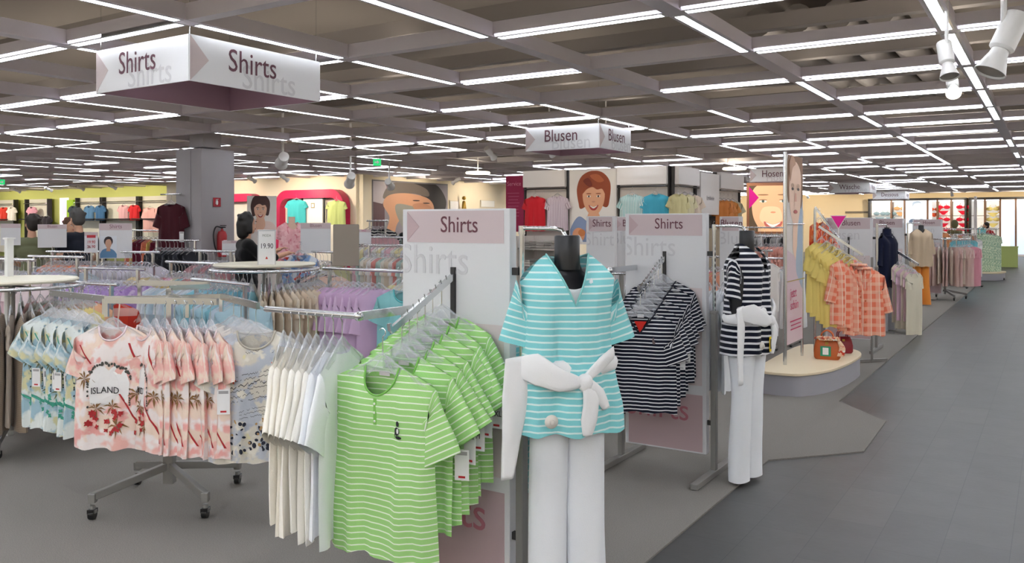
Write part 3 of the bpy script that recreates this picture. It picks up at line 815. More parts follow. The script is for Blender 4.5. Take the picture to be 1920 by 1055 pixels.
def dressed(loc,rz,label,mt,tm,pm,undershirt=True,facing=0,w=.42,h=.68,nd=.19,seed=0,yellow=False,inner=None,sashon=True,ph=.97,ptags=True,slv=.24):
    e=thing('dressed_bust_form',label,'display form',loc,rz)
    bust(e,w=.36)
    g=garment(w=w,h=h,t=.125,neck='v',nd=nd,nw=.088,sl=slv,sa=15,sw=.19,slope=.105,fold=.012,seed=seed,zn=1.475,waist=.17,flare=.12,nu=34,nv=28,tsl=.05)
    b_=g.build('striped_top',mt,e,smooth=180)
    if undershirt: neck_trim(e,g,tm,.004)
    if undershirt:
        u=garment(w=.30,h=.3,t=.105,neck='round',nd=.085,nw=.085,sl=0,slope=.05,fold=.002,seed=1,zn=1.43); u.build('white_undershirt',inner or WCL[2],e,smooth=180)
    p=pants(pm,h=ph,w=.28,t=.10,leg=.155,gap=.01,seed=seed,splay=.0); po=p.build('trousers',pm,e,(0,0,.99),smooth=180)
    if sashon: sash(e)
    if ptags: security_tag(e,(-.10,-.15,.86))
    if yellow:
        q=MB(); q.box((0,0,0),(.045,.003,.09)); q.box((-.006,-.002,0),(.02,.002,.06),mi=1); q.build('yellow_tag',[mat('tag_yellow','f2d21e',.5),mat('tag_ink','4b463a',.6)],e,(.02,-.15,.86))
    return e
dressed((-1.60,2.89,0),rad(44),'hanging bust form in a turquoise striped v-neck with white trousers and knotted white jacket',TEAL,cloth('8fd3d2','teal_trim'),PANTS,seed=5)
dressed((-1.60,5.18,0),rad(80),'hanging bust form in a navy striped v-neck with white trousers and a white sash',striped('navy_stripe_form','191c2b','ececf0',.036,.36),NT,PANTS,seed=9,undershirt=False,yellow=True,w=.36)
# ================================================================ four-way rack with the printed shirts
C4=W(318,4.86)
e=thing('four_way_clothes_rack','grey four-way clothes rack on castors carrying the ISLAND print shirts','clothes rack',C4,YAW)
def loc4(p): 
    d=Vector(p)-C4; return Vector((d.x*CY+d.y*SY,-d.x*SY+d.y*CY,d.z))
base_cross(e,.44,rad(47),z=.11)
q=MB(); q.bar((0,0,.10),(0,0,.80),.055,.055); q.build('pole',STEEL,e)
q=MB(); q.bar((0,0,.80),(0,0,1.22),.03,.03)
q.build('pole_top',CHROME,e)
rails=[(W(200,4.60),W(352,4.55),1.175),(W(352,4.55),W(408,4.50),1.175),(W(196,4.80),W(96,5.20),1.165),(W(415,4.95),W(484,4.38),1.165),(W(262,5.15),W(392,5.0),1.23)]
for a,b_,z in rails:
    q=MB(); a=loc4(Vector((a.x,a.y,z))); b2=loc4(Vector((b_.x,b_.y,z))); q.bar(a,b2,.02,.034); q.bar(a,a+Vector((0,0,-.09)),.02,.02)
    q.build('rail_arm',CHROME,e)
q=MB(); q.bar(loc4(W(352,4.55)+Vector((0,0,1.17))),(0,0,1.18),.02,.03); q.bar((0,0,1.165),loc4(W(196,4.80)+Vector((0,0,1.165))),.018,.028); q.bar((0,0,1.165),loc4(W(415,4.95)+Vector((0,0,1.165))),.018,.028); q.bar((0,0,1.22),loc4(W(392,5.0)+Vector((0,0,1.22))),.018,.028)
q.build('arm_bracket',CHROME,e)
PINK=printed('pink_wash','f0bcb2',['f5ebe8','f3dccb','eeaca6'],6,.44,1); BLUEW=printed('blue_wash','9fbfcd',['dfe6e4','d3cfa4','7fa6b2','5d7f92'],7,.47,4)
INKB=mat('ink_black','2b2a2e',.7); BRN=mat('ink_bronze','8a6434',.7); REDI=mat('ink_red','b3282c',.7); WHI=mat('ink_white','f1efee',.7); GRNI=mat('ink_green','3f9c86',.7)
def palm(cx,cz,s,R):
    out=[]
    for k in range(8):
        a=2*PI*k/8+R.uniform(-.2,.2); L=s*R.uniform(.8,1.2)
        ex,ez=cx+L*math.cos(a),cz+L*math.sin(a)-L*.18; mx_,mz=cx+L*.5*math.cos(a),cz+L*.5*math.sin(a)+L*.06
        nx,nz2=-math.sin(a)*s*.10,math.cos(a)*s*.10
        out.append([(cx,cz),(mx_+nx,mz+nz2),(ex,ez),(mx_-nx,mz-nz2)])
    return out
def island_print(e,g,b_,blue=False,full=True,seed=0):
    R=random.Random(seed); z0=ZN
    arch=[(-.105,z0-.42),(-.115,z0-.30),(-.09,z0-.235),(-.04,z0-.20),(0,z0-.235),(.04,z0-.20),(.085,z0-.235),(.11,z0-.30),(.10,z0-.42)]
    decal('print_panel',[arch],WHI,e,g.ys,.003)
    bl=[]
    for k in range(30):
        t=k/29; a=PI*t; cx=.112*math.cos(a); cz=z0-.285+.085*math.sin(a) if t<.9 else z0-.3
        bl.append(ell(cx+R.uniform(-.006,.006),cz+R.uniform(-.01,.01),R.uniform(.006,.012),R.uniform(.004,.009),6,R.uniform(0,3)))
    for k in range(12): bl.append(ell(R.choice((-.115,.112)),z0-.3-.012*k,.007,.005,6,R.uniform(0,3)))
    decal('print_border',bl,mat('ink_dark_leaf','4b4a44',.7) if not blue else mat('ink_slate','39454e',.7),e,g.ys,.0045)
    letters='ISLAND'
    t=txt('print_lettering',letters,.05,INKB,e,(-.098,0,z0-.355),squeeze=.95); 
    for v in t.data.vertices:
        x=v.co.x-.098; v.co.z-= .9*x*x*.9
    stick(t,g.ys,.012)
    decal('print_palms',palm(-.13,z0-.28,.055,R)+palm(.02,z0-.43,.05,R)+palm(-.07,z0-.44,.045,R)+palm(.15,z0-.36,.05,R)+palm(.05,z0-.53,.055,R),BRN if not blue else mat('ink_olive','6e7554',.7),e,g.ys,.0055)
    fl=[]
    for k in range(26):
        cx=-.10+R.uniform(-.04,.17)*(1-.0*k); cz=z0-.45-R.uniform(0,.13)
        a=R.uniform(0,3); fl.append(ell(cx,cz,.016,.006,6,a)); fl.append(ell(cx,cz,.016,.006,6,a+1.2))
    decal('print_flowers',fl,REDI if not blue else GRNI,e,g.ys,.0065)
    ln=[]
    for (x1,z1,x2,z2,wd) in ((-.17,z0-.1,-.10,z0-.2,.009),(.10,z0-.09,.17,z0-.24,.012),(.06,z0-.36,.2,z0-.6,.010)):
        for k in range(6):
            a=(x1+(x2-x1)*k/6,z1+(z2-z1)*k/6); b2=(x1+(x2-x1)*(k+1)/6,z1+(z2-z1)*(k+1)/6)
            ln.append([(a[0]-wd/2,a[1]),(a[0]+wd/2,a[1]),(b2[0]+wd/2,b2[1]),(b2[0]-wd/2,b2[1])])
    decal('print_lines',ln,REDI if not blue else GRNI,e,g.ys,.004)
def hangtag(e,loc,col='c5303a'):
    q=MB(); q.box((0,0,-.035),(.045,.003,.075)); q.box((0,-.0025,-.037),(.034,.002,.05),mi=1); q.box((0,-.004,-.037),(.006,.002,.045),mi=2); q.build('hang_tag',[mat('tag_frame_'+col,col,.5),CARD,mat('tag_line','77757c',.5)],e,loc)
# pink
def pink(i,**kw):
    def ex(e,g,b_):
        island_print(e,g,b_,seed=i)
        neck_trim(e,g,cloth('ecd9dc','pink_trim'),.005)
        if i in (2,3): hangtag(e,(-.14,-.05,-.42))
        if i in (5,6): hangtag(e,(-.14,-.05,-.42),'3a4f96')
    return ex
pts=[(212,4.60,-26),(272,4.58,-66),(291,4.57,-70),(309,4.56,-66),(327,4.55,-72),(345,4.54,-68),(362,4.53,-74),(379,4.52,-70),(395,4.5,-66)]
lab=['pink ISLAND print t-shirt turned to the viewer, at the left end of the pink row','first pink ISLAND print t-shirt right of the gap in the row','second pink print t-shirt right of the gap, with a red hang tag','third pink print t-shirt right of the gap, with a red hang tag','pink print t-shirt in the middle of the pink row','pink print t-shirt with a blue hang tag, nearer the middle','pink print t-shirt with a blue hang tag, nearer the end','second-last pink print t-shirt before the script print shirt','last pink print t-shirt beside the script print shirt']
for i,(px,D,off) in enumerate(pts):
    p=W(px,D,1.17)
    shirt(PINK,w=.42,h=.66,t=.045 if i==0 else .03,neck='round',nd=.075,nw=.08,sl=.20,sa=20 if i else 16,sw=.16,fold=.010,seed=120+i,label=lab[i],cat='t-shirt',name='t_shirt',group='pink ISLAND print t-shirts',loc=p,rz=cammed(p,off),plate=True,extra=pink(i))
# blue
pts=[(176,4.86,-44),(156,4.94,-46),(136,5.02,-44),(117,5.10,-40),(100,5.18,-34)]
lab=['blue ISLAND print t-shirt nearest the pink ones','second blue ISLAND print t-shirt from the pink ones','middle one of the blue print t-shirts','blue print t-shirt second from the left end','blue print t-shirt at the left end of its row']
for i,(px,D,off) in enumerate(pts):
    p=W(px,D,1.165)
    def ex(e,g,b_,i=i):
        island_print(e,g,b_,blue=True,seed=30+i)
        decal('green_hem_band',[[(-.2+.04*k,ZN-.47-.012*k),(-.16+.04*k,ZN-.482-.012*k),(-.16+.04*k,ZN-.50-.012*k),(-.2+.04*k,ZN-.488-.012*k)] for k in range(10)],GRNI,e,g.ys,.005)
        if i in (1,3): price_card(e,(-.14,-.05,-.44),1.3)
        if i==0: security_tag(e,(-.02,-.06,-.56))
    shirt(BLUEW,w=.42,h=.68,t=.035,neck='round',nd=.08,sl=.20,sa=30,sw=.17,fold=.012,seed=140+i,label=lab[i],cat='t-shirt',name='t_shirt',group='blue ISLAND print t-shirts',loc=p,rz=cammed(p,off),plate=True,extra=ex)
# script print
SCRIPTM=printed('script_wash','dcd5c8',['c3c7d0','ece6da','b7bcc9','e6dcae'],8,.47,9)
def script(i):
    def ex(e,g,b_):
        R=random.Random(70+i); z0=ZN
        def scribble(x0,z,x1,amp,wd,slant=.18):
            out=[];x=x0;pp=None
            while x<x1:
                nx=x+R.uniform(.003,.008); zz=z+(nx-x0)*slant+R.uniform(-amp,amp)
                if pp: out.append([(pp[0],pp[1]-wd),(nx,zz-wd),(nx,zz+wd),(pp[0],pp[1]+wd)])
                pp=(nx,zz) if R.random()>.08 else None; x=nx+ (0 if pp else .006)
            return out
        pol=[]
        for k in range(6): pol+=scribble(-.13+R.uniform(-.02,.01),z0-.235-.026*k,.15,.006 if k not in (2,) else .014,.0014 if k!=2 else .0022)
        pol+=scribble(-.05,z0-.11,.02,.008,.0012)+scribble(.08,z0-.10,.15,.02,.0012)
        for k in range(3): pol+=scribble(-.08,z0-.41-.02*k,.16,.005,.001)
        decal('script_print',pol,INKB,e,g.ys,.0045)
        fl=[]
        for (cx,cz) in ((.10,z0-.17),(-.11,z0-.25),(.12,z0-.36)):
            for k in range(5): fl.append(ell(cx+.011*math.cos(k*1.257),cz+.011*math.sin(k*1.257),.009,.005,6,k*1.257))
        decal('small_flowers',fl,mat('ink_coral','dd5a3f',.7),e,g.ys,.005)
        bl=[]
        for k in range(60):
            x=R.uniform(-.17,.17); z=z0-.45-R.uniform(.02,.17)
            bl.append(ell(x,z,R.uniform(.005,.018),R.uniform(.004,.012),7,R.uniform(0,3)))
        decal('dark_floral_hem',bl,mat('ink_navy','232738',.7),e,g.ys,.0045)
        bl=[ell(R.uniform(-.16,.17),z0-.43-R.uniform(.0,.16),R.uniform(.005,.014),R.uniform(.004,.009),7,R.uniform(0,3)) for k in range(26)]
        decal('ochre_floral_hem',bl,mat('ink_ochre','b79262',.7),e,g.ys,.005)
        neck_trim(e,g,cloth('b9b2a4','script_trim'),.006)
        if i==0: price_card(e,(-.15,-.07,-.42),1.5)
    return ex
for i,(px,D,off) in enumerate([(480,4.42,-10),(466,4.54,-24),(452,4.64,-30),(438,4.74,-34)]):
    p=W(px,D,1.165)
    shirt(SCRIPTM if i==0 else WCL[1],w=.46,h=.68,t=.04,nd=.09,nw=.10,sl=.23,sa=26,sw=.17,fold=.010,seed=160+i,
      label=['pale t-shirt with a black handwriting print and dark floral hem, facing the viewer','pale t-shirt directly behind the handwriting print one','pale t-shirt second behind the handwriting print one','rearmost pale t-shirt of the handwriting print row'][i],cat='t-shirt',name='t_shirt',loc=p,rz=cammed(p,off),plate=True,extra=script(i) if i==0 else None)
# ================================================================ people
SKIN=mat('skin','d3a184',.55); HAIRB=mat('hair_dark','241c19',.6)
def remesh(o,v=.012,it=4):
    m=o.modifiers.new('skin','REMESH'); m.mode='VOXEL'; m.voxel_size=v; m.use_smooth_shade=True
    s=o.modifiers.new('smooth','SMOOTH'); s.iterations=it; s.factor=.5; return o
def hand(q,w,d,up,side=1,curl=.5):
    """palm and five fingers starting at wrist w, pointing along d; up = back-of-hand normal"""
    w=Vector(w); d=Vector(d).normalized(); up=Vector(up); up=(up-d*up.dot(d)).normalized(); s=d.cross(up)*side
    q.cap(w,.022,w+d*.05,.026); q.cap(w+d*.06+s*.022,.016,w+d*.06-s*.022,.016)
    for k,(o_,L,r) in enumerate(((.032,.062,.0085),(.011,.075,.009),(-.011,.07,.0088),(-.032,.052,.008))):
        a=w+d*.078+s*o_; b_=a+(d*math.cos(curl*.5)-up*math.sin(curl*.5))*L*.5; c_=b_+(d*math.cos(curl*1.3)-up*math.sin(curl*1.3))*L*.5
        q.cap(a-d*.015,r*1.1,b_,r,8); q.cap(b_,r,c_,r*.85,8)
    a=w+d*.02+s*.028; b_=a+(d*.6+s*.75-up*.2).normalized()*.04; c_=b_+(d*.9+s*.3-up*.3).normalized()*.03
    q.cap(a-s*.01,.011,b_,.010,8); q.cap(b_,.010,c_,.008,8)
def person(loc,rz,H,label,top,bottom,hair=HAIRB,hl=0,arms=None,lean=0,sleeve=.3,legs=True,skin=SKIN,hairm=None,vest=None,turn=0,shorts=False,bald=False,female=False):
    e=thing('person',label,'person',loc,rz)
    k=H/1.75; ly=-math.sin(lean); 
    def L(x,y,z):                      # lean the body above the pelvis
        if z>.95: dz=z-.95; y=y-dz*math.sin(lean); z=.95+dz*math.cos(lean)
        return Vector((x,y,z))*k
    sw=.175 if not female else .155
    head=L(0,-.015,1.62); neck=L(0,.01,1.45)
    arms=arms or [((-.24,.02,1.15),(-.22,-.10,.92)),((.24,.02,1.15),(.22,-.10,.92))]
    q=MB()
    def torso(q,g):
        q.cap(L(-.07,0,.97),.10*k+g,L(.07,0,.97),.10*k+g); q.cap(L(0,0,1.0),.115*k+g,L(0,0,1.22),.11*k+g)
        q.cap(L(-.07,.0,1.27),.10*k+g,L(.07,.0,1.27),.10*k+g); q.cap(L(-sw+.03,.01,1.38),.065*k+g,L(sw-.03,.01,1.38),.065*k+g)
    def arm(q,i,g,f0=0,f1=2,r=(.05,.04,.03)):
        s=-1 if i==0 else 1; S=L(s*sw,.01,1.385); E_=L(*arms[i][0]); Wr=L(*arms[i][1])
        if f1<=1: q.cap(S,r[0]*k+g,S.lerp(E_,f1),(r[0]+(r[1]-r[0])*f1)*k+g)
        else:
            q.cap(S,r[0]*k+g,E_,r[1]*k+g)
            if f1>1: f=f1-1; q.cap(E_,r[1]*k+g,E_.lerp(Wr,f),(r[1]+(r[2]-r[1])*f)*k+g)
        return E_,Wr
    torso(q,0); q.cap(L(0,.01,1.40),.058*k,neck+Vector((0,-.01,.06)),.052*k)
    # head: skull, face, jaw, nose, ears
    Rz=Matrix.Rotation(turn,3,'Z')
    def hd(x,y,z): return head+Rz@(Vector((x,y,z))*k)
    q.ball(hd(0,.012,.035),(.076*k,.092*k,.085*k),20,14,M=Rz); q.ball(hd(0,-.022,-.03),(.058*k,.068*k,.078*k),18,12,M=Rz)
    q.ball(hd(0,-.055,-.085),(.028*k,.025*k,.022*k)); q.ball(hd(0,-.092,-.018),(.011*k,.016*k,.018*k)); q.cap(hd(0,-.082,.012),.008*k,hd(0,-.1,-.022),.010*k,8)
    for s in (-1,1): q.ball(hd(s*.078,.012,-.008),(.010*k,.018*k,.028*k),8,6,M=Rz)
    for i in (0,1):
        E_,Wr=arm(q,i,0); d=(Wr-E_).normalized(); hand(q,Wr,d,(0 if abs(d.z)>.5 else 0,-.2,1) if abs(d.z)<.7 else ((-1 if i==0 else 1),0,0),1 if i else -1,.6)
    if legs:
        for s in (-1,1):
            q.cap(L(s*.085,0,.92),.085*k,L(s*.095,-.01,.50),.058*k); q.cap(L(s*.095,-.01,.50),.055*k,L(s*.10,.02,.09),.036*k)
            q.cap(L(s*.10,.03,.05),.035*k,L(s*.115,-.13,.035),.03*k)
    body=q.build('body',skin,e,smooth=180); remesh(body,.009)
    # face details
    f=MB()
    for s in (-1,1):
        f.ball(hd(s*.030,-.081,.012),(.013*k,.007*k,.007*k),10,6,mi=0,M=Rz); f.ball(hd(s*.030,-.086,.012),(.006*k,.004*k,.006*k),8,6,mi=1,M=Rz)
        f.ball(hd(s*.031,-.086,.032),(.018*k,.006*k,.004*k),8,5,mi=1,M=Rz)
    f.ball(hd(0,-.089,-.052),(.022*k,.008*k,.007*k),10,6,mi=2,M=Rz)
    f.build('face',[mat('eye_white','e6e2dc',.4),mat('eye_dark','2a1d18',.4),mat('lips','a85a55',.5)],e,smooth=180)
    # hair
    h=MB(); h.ball(hd(0,.026,.050),(.086*k,.094*k,.088*k),20,14,M=Rz); h.ball(hd(0,.045,.0),(.080*k,.072*k,.085*k),18,12,M=Rz)
    if hl:
        h.cap(hd(0,.05,.0),.085*k,hd(0,.06,-hl),.07*k); 
        for s in (-1,1): h.cap(hd(s*.07,.02,.02),.035*k,hd(s*.085,.02,-hl*.8),.03*k)
    R=random.Random(len(label))
    for _ in range(16):
        a=R.uniform(0,6.28); b_=R.uniform(.1,1.4); h.ball(hd(.085*math.cos(a)*math.sin(b_),.03+.09*math.sin(a)*math.sin(b_) if math.sin(a)>-.5 else .0,.05+.085*math.cos(b_)),.022*k,8,6)
    remesh(h.build('hair',hair,e,smooth=180),.012,2)
    g=MB(); torso(g,.014)
    for i in (0,1): arm(g,i,.014,f1=2*sleeve if sleeve<=1 else 2)
    g.cap(L(0,.0,1.36),.075*k,L(0,.005,1.43),.062*k)
    remesh(g.build('shirt',top,e,smooth=180),.012,5)
    if vest:
        g=MB(); torso(g,.026); remesh(g.build('waistcoat',vest,e,smooth=180),.014,4)
    if legs:
        g=MB(); g.cap(L(-.07,0,.93),.112*k,L(.07,0,.93),.112*k)
        for s in (-1,1):
            g.cap(L(s*.085,0,.90),.098*k,L(s*.095,-.01,.50),.075*k)
            if not shorts: g.cap(L(s*.095,-.01,.50),.075*k,L(s*.10,.02,.12),.062*k)
        remesh(g.build('trousers',bottom,e,smooth=180),.014,4)
        for s in (-1,1):
            g=MB(); g.cap(L(s*.10,.04,.05),.045*k,L(s*.116,-.14,.04),.038*k); g.box(L(s*.108,-.05,.012),(.085*k,.26*k,.02*k)); remesh(g.build('shoe',mat('shoe_dark','2b2725',.5),e,smooth=180),.012,3)
    return e
def ground(v): return (v.x,v.y,0)
p=W(60,10.6); person(ground(p),cammed(p,172),1.69,'dark-haired person in an olive green shirt seen from behind at the far left',cloth('6f7358','cloth_olive_shirt'),cloth('3a3d46','cloth_dark_trousers'),arms=[((-.25,-.03,1.15),(-.14,-.25,1.08)),((.25,-.03,1.15),(.14,-.25,1.08))],turn=rad(25))
p=W(152,10.9); person(ground(p),cammed(p,-155),1.77,'grey-haired person in a dark navy shirt leaning over a clothes rack',cloth('20242f','cloth_navy_shirt'),cloth('3a3d46','cloth_dark_trousers'),hair=mat('hair_grey','4d4b4a',.7),arms=[((-.26,-.06,1.14),(-.2,-.32,1.05)),((.25,-.03,1.15),(.14,-.25,1.08))],lean=rad(8))
p=W(131,12.2); person(ground(p),cammed(p,30),1.66,'brown-haired person in dark clothes half hidden behind the grey-haired one',cloth('23252b','cloth_black_top'),cloth('2d2f36','cloth_darker_trousers'),hair=mat('hair_brown','5a3a28',.7))
p=W(462,9.3); person(ground(p),cammed(p,105),1.70,'black-haired person in a black top reaching toward a pink top',cloth('101013','cloth_black'),cloth('17181c','cloth_black_trousers'),hair=mat('hair_black','120f0e',.55),hl=.10,arms=[((-.22,-.16,1.22),(-.13,-.40,1.28)),((.24,-.12,1.15),(.16,-.38,1.30))],sleeve=.72,female=True,turn=rad(15))
p=W(768,17.0); person(ground(p),cammed(p,8),1.66,'dark-haired person in a black waistcoat with a hand raised to the face',cloth('8a9a94','cloth_grey_green'),cloth('17181c','cloth_black_trousers'),arms=[((-.26,-.02,1.15),(-.2,-.2,1.02)),((.24,-.10,1.22),(.10,-.16,1.47))],sleeve=.8,vest=cloth('17171b','cloth_vest'))
p=W(1868,27.5); person(ground(p),cammed(p,-75),1.66,'person in a red t-shirt bending toward the clothes at the end of the aisle',cloth('b52a2c','cloth_red_tee'),cloth('7f9db8','cloth_jeans_light'),arms=[((-.22,-.25,1.2),(-.14,-.42,1.1)),((.22,-.25,1.1),(.16,-.35,.9))],lean=rad(28))
# ================================================================ round and straight racks, left half
C_=lambda c:('g_'+c,cloth(c))
def TH(c,**kw): 
    if isinstance(c,str): c='%02x%02x%02x'%tuple(int(int(c[i:i+2],16)*.70+255*.30) for i in (0,2,4)) if int(c[:2],16)+int(c[2:4],16)>170 else c
    m=cloth(c) if isinstance(c,str) else c
    tagk='_'.join('%s%s'%(k,v) for k,v in sorted(kw.items()))
    return thin('thin_%s_%s'%(m.name,tagk),m,**kw)
def Rz(p0,p1,off=0,flip=1):
    d=(Vector(p1)-Vector(p0))*flip; return math.atan2(d.x,-d.y)+rad(off)
def rowpx(px0,D0,px1,D1,z,n,vs,label,group,off=0,flip=1,cat='t-shirt',rack=None,jit=.12,seed=0,ext=.06):
    a=W(px0,D0,z-.014); b_=W(px1,D1,z-.014)
    if rack:
        d=(b_-a).normalized()*ext; straight_rack(a-d,b_+d,z,rack)
    row(vs,n,a,b_,Rz(a,b_,off,flip),label,cat,group,jit=jit,seed=seed)
# round rack with the cream top, bottom left
c1=W(22,6.1); r1=.46; round_rack(ground(c1),r1,1.14,'round chrome clothes rack with a cream top disc at the far left edge',a0=.9)
toc=math.atan2(-c1.y,-c1.x)
BRK=striped('brown_rib','a08f7d','8f7e6d',.012,.4)
def rg(c,r,a0,a1,n,vs,label,group,z,cat='t-shirt',seed=0):
    t=math.atan2(-c.y,-c.x); ring(vs,n,(c.x,c.y,z-.014-(.03 if c is c1 else 0)),r,t+rad(a0),t+rad(a1),label,cat,group,seed)
# angles counted from the direction to the viewer, positive turns to image right
rg(c1,r1,-14,34,6,[TH(BRK,w=.44,h=.78,t=.04),TH('9d8a78',h=.74)],'brown ribbed knit top on the left edge round rack','brown knit tops on the left round rack',1.17,seed=1)
rg(c1,r1,36,50,3,[TH('ece2d6'),TH('f0e7dc')],'cream top on the left edge round rack beside the brown ones','cream tops on the left round rack',1.17,seed=2)
rg(c1,r1,51,62,2,[TH('ecd36f')],'yellow top on the left edge round rack','yellow tops on the left round rack',1.17,seed=3)
rg(c1,r1,64,110,8,[TH('efa972'),TH('f1b07c')],'apricot orange top on the left edge round rack','apricot tops on the left round rack',1.17,seed=4)
rg(c1,r1,112,175,8,[TH('c98f8f'),TH('7c8f73'),TH('d9d2c5')],'mixed pastel top at the back of the left edge round rack','pastel tops at the back of the left round rack',1.17,seed=5)
rg(c1,r1,-70,-18,5,[TH('c7b54c',h=.7),TH('49583f')],'mustard or dark green top at the very left edge of the photo','green and mustard tops at the left edge',1.17,seed=6)
# round rack behind, centre left
c2=W(497,7.45); r2=.46; round_rack(ground(c2),r2,1.185,'round chrome clothes rack with a cream top disc carrying the 19.90 price sign',a0=.4)
rg(c2,r2,-88,-8,11,[TH('5fb4cc'),TH('6cbdd2')],'sky blue top hanging on the left side of the round rack','sky blue tops on the centre round rack',1.185,seed=7)
rg(c2,r2,-7,68,14,[TH('dcc5a6',h=.66),TH('d6bd9d',h=.64),TH('e2cdb2',h=.66)],'sand beige top hanging on the front of the round rack','sand beige tops on the centre round rack',1.185,seed=8)
rg(c2,r2,70,110,6,[TH('e2a45c'),TH('e8ad69')],'orange top hanging on the right side of the round rack','orange tops on the centre round rack',1.185,seed=9)
rg(c2,r2,112,268,14,[TH('c9b6d9'),TH('e3b9c3'),TH('8fb8ae'),TH('d8d0bb')],'mixed pastel top at the back of the centre round rack','pastel tops at the back of the centre round rack',1.185,seed=10)
# price sign
def price_sign(p,z,w,h,label,lines,rz,frame='c9c9cb',name='price_sign'):
    e=thing(name,label,'sign',(p.x,p.y,z),rz)
    q=MB(); q.box((0,0,h/2),(w,.008,h)); bevel(q.build('sign_frame',mat('sign_frame_'+frame,frame,.4),e),.003)
    q=MB(); q.box((0,-.005,h/2),(w*.88,.002,h*.92)); q.build('sign_card',CARD,e)
    q=MB(); q.tube([(0,0,-.10),(0,0,.01)],.006,8); q.build('sign_stem',CHROME,e)
    for (s,sz,x,zz,col) in lines:
        txt('lettering',s,sz,mat('ink_'+col,col,.6),e,(x,-.0068,zz),squeeze=.8,align='CENTER')
    return e
price_sign(W(500,7.2),1.225,.15,.31,'white 19.90 price sign standing on the centre round rack',[('19.90',.062,0,.15,'26262a'),('MODA',.03,0,.25,'8e8d88'),('▲',.03,0,.06,'d23b30')],cammed(W(500,7.2)))
# mauve straight rack
a=W(606,7.35,1.2);b_=W(722,6.95,1.2); straight_rack(a,W(800,6.7,1.2),1.20,'straight chrome rack with the mauve long-sleeved tops')
row([TH('cfa5d0',h=.66,t=.03,sl=.3,sa=14),TH('c99ccb',h=.64,t=.03,sl=.3,sa=14)],8,W(622,7.3,1.186),W(716,6.97,1.186),Rz(a,b_,-22,-1),'mauve long-sleeved top on the straight chrome rack','long-sleeved top','mauve tops on the straight rack',jit=.06,seed=11)
shirt(cloth('8fccd0','cloth_aqua'),w=.44,h=.6,t=.035,nd=.10,sl=.2,sa=22,seed=201,label='aqua round-neck t-shirt facing the viewer at the end of the mauve row',cat='t-shirt',name='t_shirt',loc=W(757,6.85,1.186),rz=cammed(W(757,6.85),-8),extra=lambda e,g,b_: neck_trim(e,g,cloth('57b4bb','aqua_trim'),.006))
row([TH('e3d78a'),TH('dcd9cf')],5,W(745,7.5,1.19),W(790,7.4,1.19),Rz(a,b_,0,-1),'pale yellow top behind the aqua t-shirt','t-shirt','pale yellow tops behind the aqua t-shirt',seed=12)
e=thing('grey_sign_back','plain grey-brown back of an upright sign on the mauve rack','sign',W(649,7.25,1.20),cammed(W(649,7.25)))
q=MB(); q.prism([(x*.11,z*.18+.20) for x,z in [(-1,-.95),(-.95,-1),(.95,-1),(1,-.95),(1,.95),(.95,1),(-.95,1),(-1,.95)]],-.008,.008,axis='y'); bevel(q.build('sign_panel',mat('sign_back','8b8178',.5),e),.003)
q=MB(); q.tube([(0,0,-.01),(0,0,.05)],.008,8); q.build('sign_stem',CHROME,e)
q=MB(); q.prism([(x*.107,z*.175+.20) for x,z in [(-1,-.95),(-.95,-1),(.95,-1),(1,-.95),(1,.95),(.95,1),(-.95,1),(-1,.95)]],-.011,-.0085,axis='y'); q.build('sign_face',mat('sign_back_face','968b80',.5),e)
# light blue rail behind the script shirts
rowpx(366,6.9,462,6.35,1.13,10,[TH('a9bccf'),TH('8fb9cc'),TH('7fb9cc'),TH('56a5bb')],'light blue top in the row behind the handwriting print shirts','light blue tops behind the print shirts',-30,-1,rack='chrome rack arm with the light blue tops behind the print shirts',seed=13)
# lavender batch
LAV=printed('lavender_print','b79ad0',['a07fc0','d5c3e2','8a68ae'],14,.48,3)
rowpx(158,7.9,262,7.7,1.17,11,[TH(LAV,w=.46,h=.62,t=.03,sa=16)],'lavender patterned blouse on the middle left rack','lavender patterned blouses',-35,-1,cat='blouse',rack='chrome rack with the lavender patterned blouses',seed=14)
shirt(cloth('b59a55','cloth_olive_gold'),w=.44,h=.6,t=.035,nd=.05,sl=.2,sa=24,seed=202,label='olive gold t-shirt facing the viewer right of the lavender blouses',cat='t-shirt',name='t_shirt',loc=W(291,8.0,1.18),rz=cammed(W(291,8.0)))
row([TH('c9b073'),TH('b8a068')],3,W(262,8.4,1.2),W(280,8.2,1.2),cammed(W(291,8.0),-30),'golden beige top behind the olive gold t-shirt','t-shirt','golden beige tops',seed=15)
# red plaid
RP=plaid('red_plaid','d8432f','c83a2c','f0d9cf',.16)
rowpx(132,7.0,212,6.75,1.10,6,[TH(RP,w=.46,h=.6,t=.03,sa=20)],'red shirt with fine white check lines','red checked shirts',-48,-1,cat='shirt',rack='low chrome rack arm with the red checked shirts',seed=16)
# mixed row, centre left back
rowpx(318,8.7,402,8.3,1.19,12,[TH('a33c3f'),TH('b8434a'),TH('d68db5'),TH('e3a3c4'),TH('dcd29b'),TH('5f9aa6'),TH('4e8c9b')],'bright mixed colour top on the rack behind the light blue row','mixed bright tops',-30,-1,rack='chrome rack with red, pink and teal tops',seed=17)
rowpx(300,7.6,392,7.3,1.17,9,[TH('cfd8df'),TH('b8c9d6'),TH('9fc0d0')],'pale blue top between the olive gold t-shirt and the sky blue ones','pale blue tops in the middle',-35,-1,seed=40)
